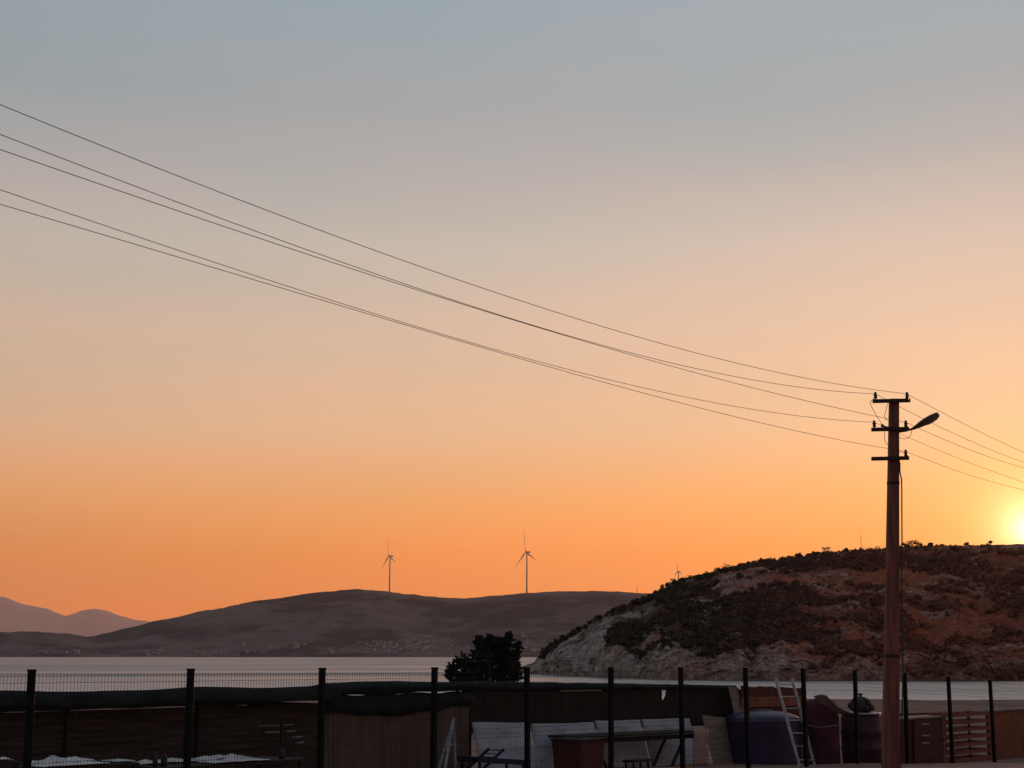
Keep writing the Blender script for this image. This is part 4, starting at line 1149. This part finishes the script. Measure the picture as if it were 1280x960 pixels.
# covered bin (dark red cloth)
c = on(1026, 905, 1.35); cz = gz_at(c) - .03; rr = 23 * c.y / 1930; hh = on(1026, 874, 1.35).z - cz
cv = thing('covered_pile', V3(c, cz), 'tall pile draped in dark plum red cloth right of the ladder', 'covered pile')
MB().lathe(V3(c, cz), [(rr * 1.0, 0), (rr * 1.03, .1), (rr * .98, hh * .4), (rr * .97, hh * .7), (rr * .93, hh * .9), (rr * .8, hh * .97), (rr * .45, hh), (.03, hh * 1.02)], 36, .12, 3).build('cover', M['redcover'], cv, smooth=True)
MB().tube([V3(c, cz + hh * .6) + Vector((rr * 1.05 * math.cos(k * math.pi / 12), rr * 1.05 * math.sin(k * math.pi / 12), .02 * math.sin(k))) for k in range(25)], .012, 5).build('rope', M['palepole'], cv)
# barrel with bag on it
c = on(1076, 905, .85); cz = gz_at(c) - .03; rr = 25 * c.y / 1930; hh = on(1076, 893, .85).z - cz
br = thing('barrel', V3(c, cz), 'dark plastic barrel with maroon glare tint beside the utility pole', 'barrel')
prof = [(rr * .93, 0), (rr * .97, .04), (rr * .98, hh * .3), (rr * 1.01, hh * .32), (rr * 1.01, hh * .36), (rr * .98, hh * .38), (rr * .98, hh * .62), (rr * 1.01, hh * .64), (rr * 1.01, hh * .68), (rr * .98, hh * .7), (rr * .97, hh * .94), (rr * .9, hh)]
MB().lathe(V3(c, cz), prof, 32).build('body', M['barrel'], br, smooth=True)
MB().lathe(V3(c, cz + hh), [(rr * .96, .002), (rr * 1.02, .008), (rr * 1.02, .035), (rr * .9, .05), (.02, .05)], 32).build('lid', M['alu'], br, smooth=True)
bc = V3(c, cz + hh + .05) + FD3 * -.02; rb = 14 * c.y / 1930
bgt = thing('rubbish_bag', bc, 'knotted dark rubbish bag lying on the barrel lid', 'bag')
bm_ = MB()
for (ox, oz, q_, sd_) in ((-.38, 0.0, .78, 3), (.42, .0, .72, 8), (.05, .42, .74, 15)):
    k_ = rb * q_
    bm_.lathe(bc + FD3 * (rb * ox) + UP * (rb * oz), [(k_ * .6, .0), (k_ * .95, k_ * .18), (k_ * 1.08, k_ * .5), (k_ * .98, k_ * .85), (k_ * .74, k_ * 1.1), (k_ * .4, k_ * 1.26), (k_ * .1, k_ * 1.3)], 30, .75, sd_)
bm_.build('bag', M['bag'], bgt)
MB().lathe(bc + UP * rb * 1.34 + FD3 * rb * .2, [(rb * .16, 0), (rb * .1, .03), (rb * .24, .07), (rb * .18, .085), (.01, .08)], 12, .6, 4).build('knot', M['bag'], bgt)
# pale sheet draped from pile to barrel
p0, p1 = on(1031, 871, .95), on(1066, 893, .55)
mb = MB(); mb.sheet(lambda u, v: p0.lerp(p1, u) + FN3 * (.35 * v - .05) + Vector((0, 0, -.12 * math.sin(u * math.pi) + .025 * math.sin(v * 4 + u * 3) + .03)), 14, 8, Vector((0, 0, -.008)))
tag(mb.build('plastic_sheet', M['sack'], base=p0, smooth=True), 'pale plastic sheet slung between the cloth covered pile and the barrel', 'plastic sheet')
# sack
c = on(1098, 925, .95); cz = gz_at(c) - .02; hh = on(1098, 894, .95).z - cz; rr = 11 * c.y / 1930
sk = thing('sack', V3(c, cz), 'pale full sack squeezed between barrel and utility pole', 'sack')
MB().lathe(V3(c, cz), [(rr * .9, 0), (rr * 1.1, .08), (rr * 1.12, hh * .3), (rr * 1.02, hh * .6), (rr * .9, hh * .82), (rr * .5, hh * .92)], 22, .22, 8).build('body', M['sack'], sk, smooth=True)
MB().lathe(V3(c, cz + hh * .91), [(rr * .42, 0), (rr * .36, .03), (rr * .7, .10), (rr * .6, .11)], 16, .3, 2).build('neck', M['sack'], sk, smooth=True)
# drawer cabinet
def cab(x0, x1, yt, off, dep):
    p0, p1 = on(x0, yt, off), on(x1, yt, off); return p0, p1, (V3(p1, 0) - V3(p0, 0)).length
p0, p1, cw = cab(1120, 1177, 899, .75, .5); cz = min(gz_at(p0), gz_at(p1)) - .02; ct = (p0.z + p1.z) / 2; mid = (p0 + p1) / 2
cb2 = thing('cabinet', V3(mid, cz), 'dark red brown drawer cabinet with pale handles right of the utility pole', 'cabinet')
MB().obox(V3(mid, (cz + ct) / 2) + FN3 * .27, FD3 * (cw / 2), FN3 * .25, UP * ((ct - cz) / 2)).build('body', M['redwood'], cb2)
MB().obox(V3(mid, ct + .025) + FN3 * .27, FD3 * (cw / 2 + .06), FN3 * .29, UP * .022).build('worktop', M['paleboard'], cb2)
MB().bar(V3(p1, cz) + FD3 * .035, V3(p1, ct) + FD3 * .035, .06, .05).build('side_post', M['paleboard'], cb2)
for (yt, yb_, hy) in ((901, 912, 905), (914, 924, 919.5), (925.5, 948, 928.5)):
    d0, d1 = on(1141, yt, .735), on(1174, yb_, .735); cc = (d0 + d1) / 2
    dr = MB().obox(cc, FD3 * (cw * .27), FN3 * .02, UP * abs(d0.z - d1.z) * .5).build('drawer', M['redwood'], cb2)
    dr['_b'] = tuple(V3(mid, cz))
    MB().bar(on(1152, hy, .69), on(1161, hy, .69), .02, .03).build('handle', M['handle'], dr)
# cups and a bowl on the worktop row behind
# slatted crate
p0, p1, cw = cab(1189, 1236, 892, .8, .6); cz = min(gz_at(p0), gz_at(p1)) - .02; ct = (p0.z + p1.z) / 2; mid = (p0 + p1) / 2
cr2 = thing('slatted_crate', V3(mid, cz), 'red brown slatted wooden crate between cabinet and low wall', 'crate')
mb = MB()
for k in range(7):
    z = cz + .10 + (ct - cz - .12) * k / 6
    for o in (0.0, .62):
        mb.obox(V3(mid, z) + FN3 * o, FD3 * (cw / 2), FN3 * .014, UP * .042)
    for sd in (-1, 1):
        mb.obox(V3(mid, z) + FN3 * .31 + FD3 * (sd * (cw / 2 - .02)), FD3 * .014, FN3 * .28, UP * .042)
mb.build('slats', M['redwall'], cr2)
for sd in (-1, 1):
    for o in (.035, .585):
        p = V3(mid, 0) + FD3 * (sd * (cw / 2 - .06)) + FN3 * o; MB().bar(V3(p, cz), V3(p, ct + .03), .05, .05).build('corner_post', M['redwood'], cr2)
MB().obox(V3(mid, cz + .06) + FN3 * .31, FD3 * (cw / 2 - .04), FN3 * .27, UP * .015).build('floor_board', M['darkwood'], cr2)
# low wall at the right edge
p0, p1 = on(1243, 890, 1.0), on(1420, 905, 1.0); cz = gz_at(p1) - .1; mid = (p0 + p1) / 2; Lw = (V3(p1, 0) - V3(p0, 0)).length
lw = thing('low_wall', V3(mid, cz), 'low red brown plastered wall with painted glare at the right edge', 'wall')
MB().obox(V3(mid, (cz + p0.z) / 2) + FN3 * .15, FD3 * (Lw / 2), FN3 * .14, UP * ((p0.z - cz) / 2)).build('body', M['redwall'], lw)
MB().obox(V3(mid, p0.z + .025) + FN3 * .15, FD3 * (Lw / 2 + .03), FN3 * .18, UP * .023).build('coping', M['concrete'], lw)
# bench behind the cabinet
p0, p1 = on(1118, 893, 3.0), on(1186, 891, 3.0)
bn2 = thing('bench', V3((p0 + p1) / 2, gz_at(p0)), 'dark plank bench behind the drawer cabinet', 'bench')
mb = MB()
for k in range(3): mb.bar(p0 + FN3 * .14 * k, p1 + FN3 * .14 * k, .13, .05)
mb.build('seat', M['darkwood'], bn2)
for u in (.1, .9):
    q = p0.lerp(p1, u) + FN3 * .14; MB().obox(V3(q, (gz_at(q) + q.z) / 2 - .03), FD3 * .03, FN3 * .17, UP * ((q.z - gz_at(q)) / 2 - .01)).build('leg', M['darkwood'], bn2)

# ------------------------------------------------------------------ camera and output
for o in bpy.data.objects:
    if '_b' in o: del o['_b']
cam = bpy.data.cameras.new('camera'); co_ = bpy.data.objects.new('camera', cam); COL.objects.link(co_)
cam.sensor_width = 36.0; cam.lens = 36.0 * F / 1280.0; cam.clip_start = .1; cam.clip_end = 150000
co_.location = EYE; co_.rotation_euler = (math.pi / 2 + PITCH, 0, 0)
scene.camera = co_
scene.render.engine = 'CYCLES'
scene.view_settings.view_transform = 'Standard'; scene.view_settings.look = 'None'
scene.view_settings.exposure = 0; scene.view_settings.gamma = 1; scene.view_settings.use_curve_mapping = False
scene.cycles.max_bounces = 4; scene.cycles.volume_bounces = 0; scene.cycles.use_denoising = True
scene.cycles.sample_clamp_indirect = 4
scene.render.resolution_x, scene.render.resolution_y = 1024, 768
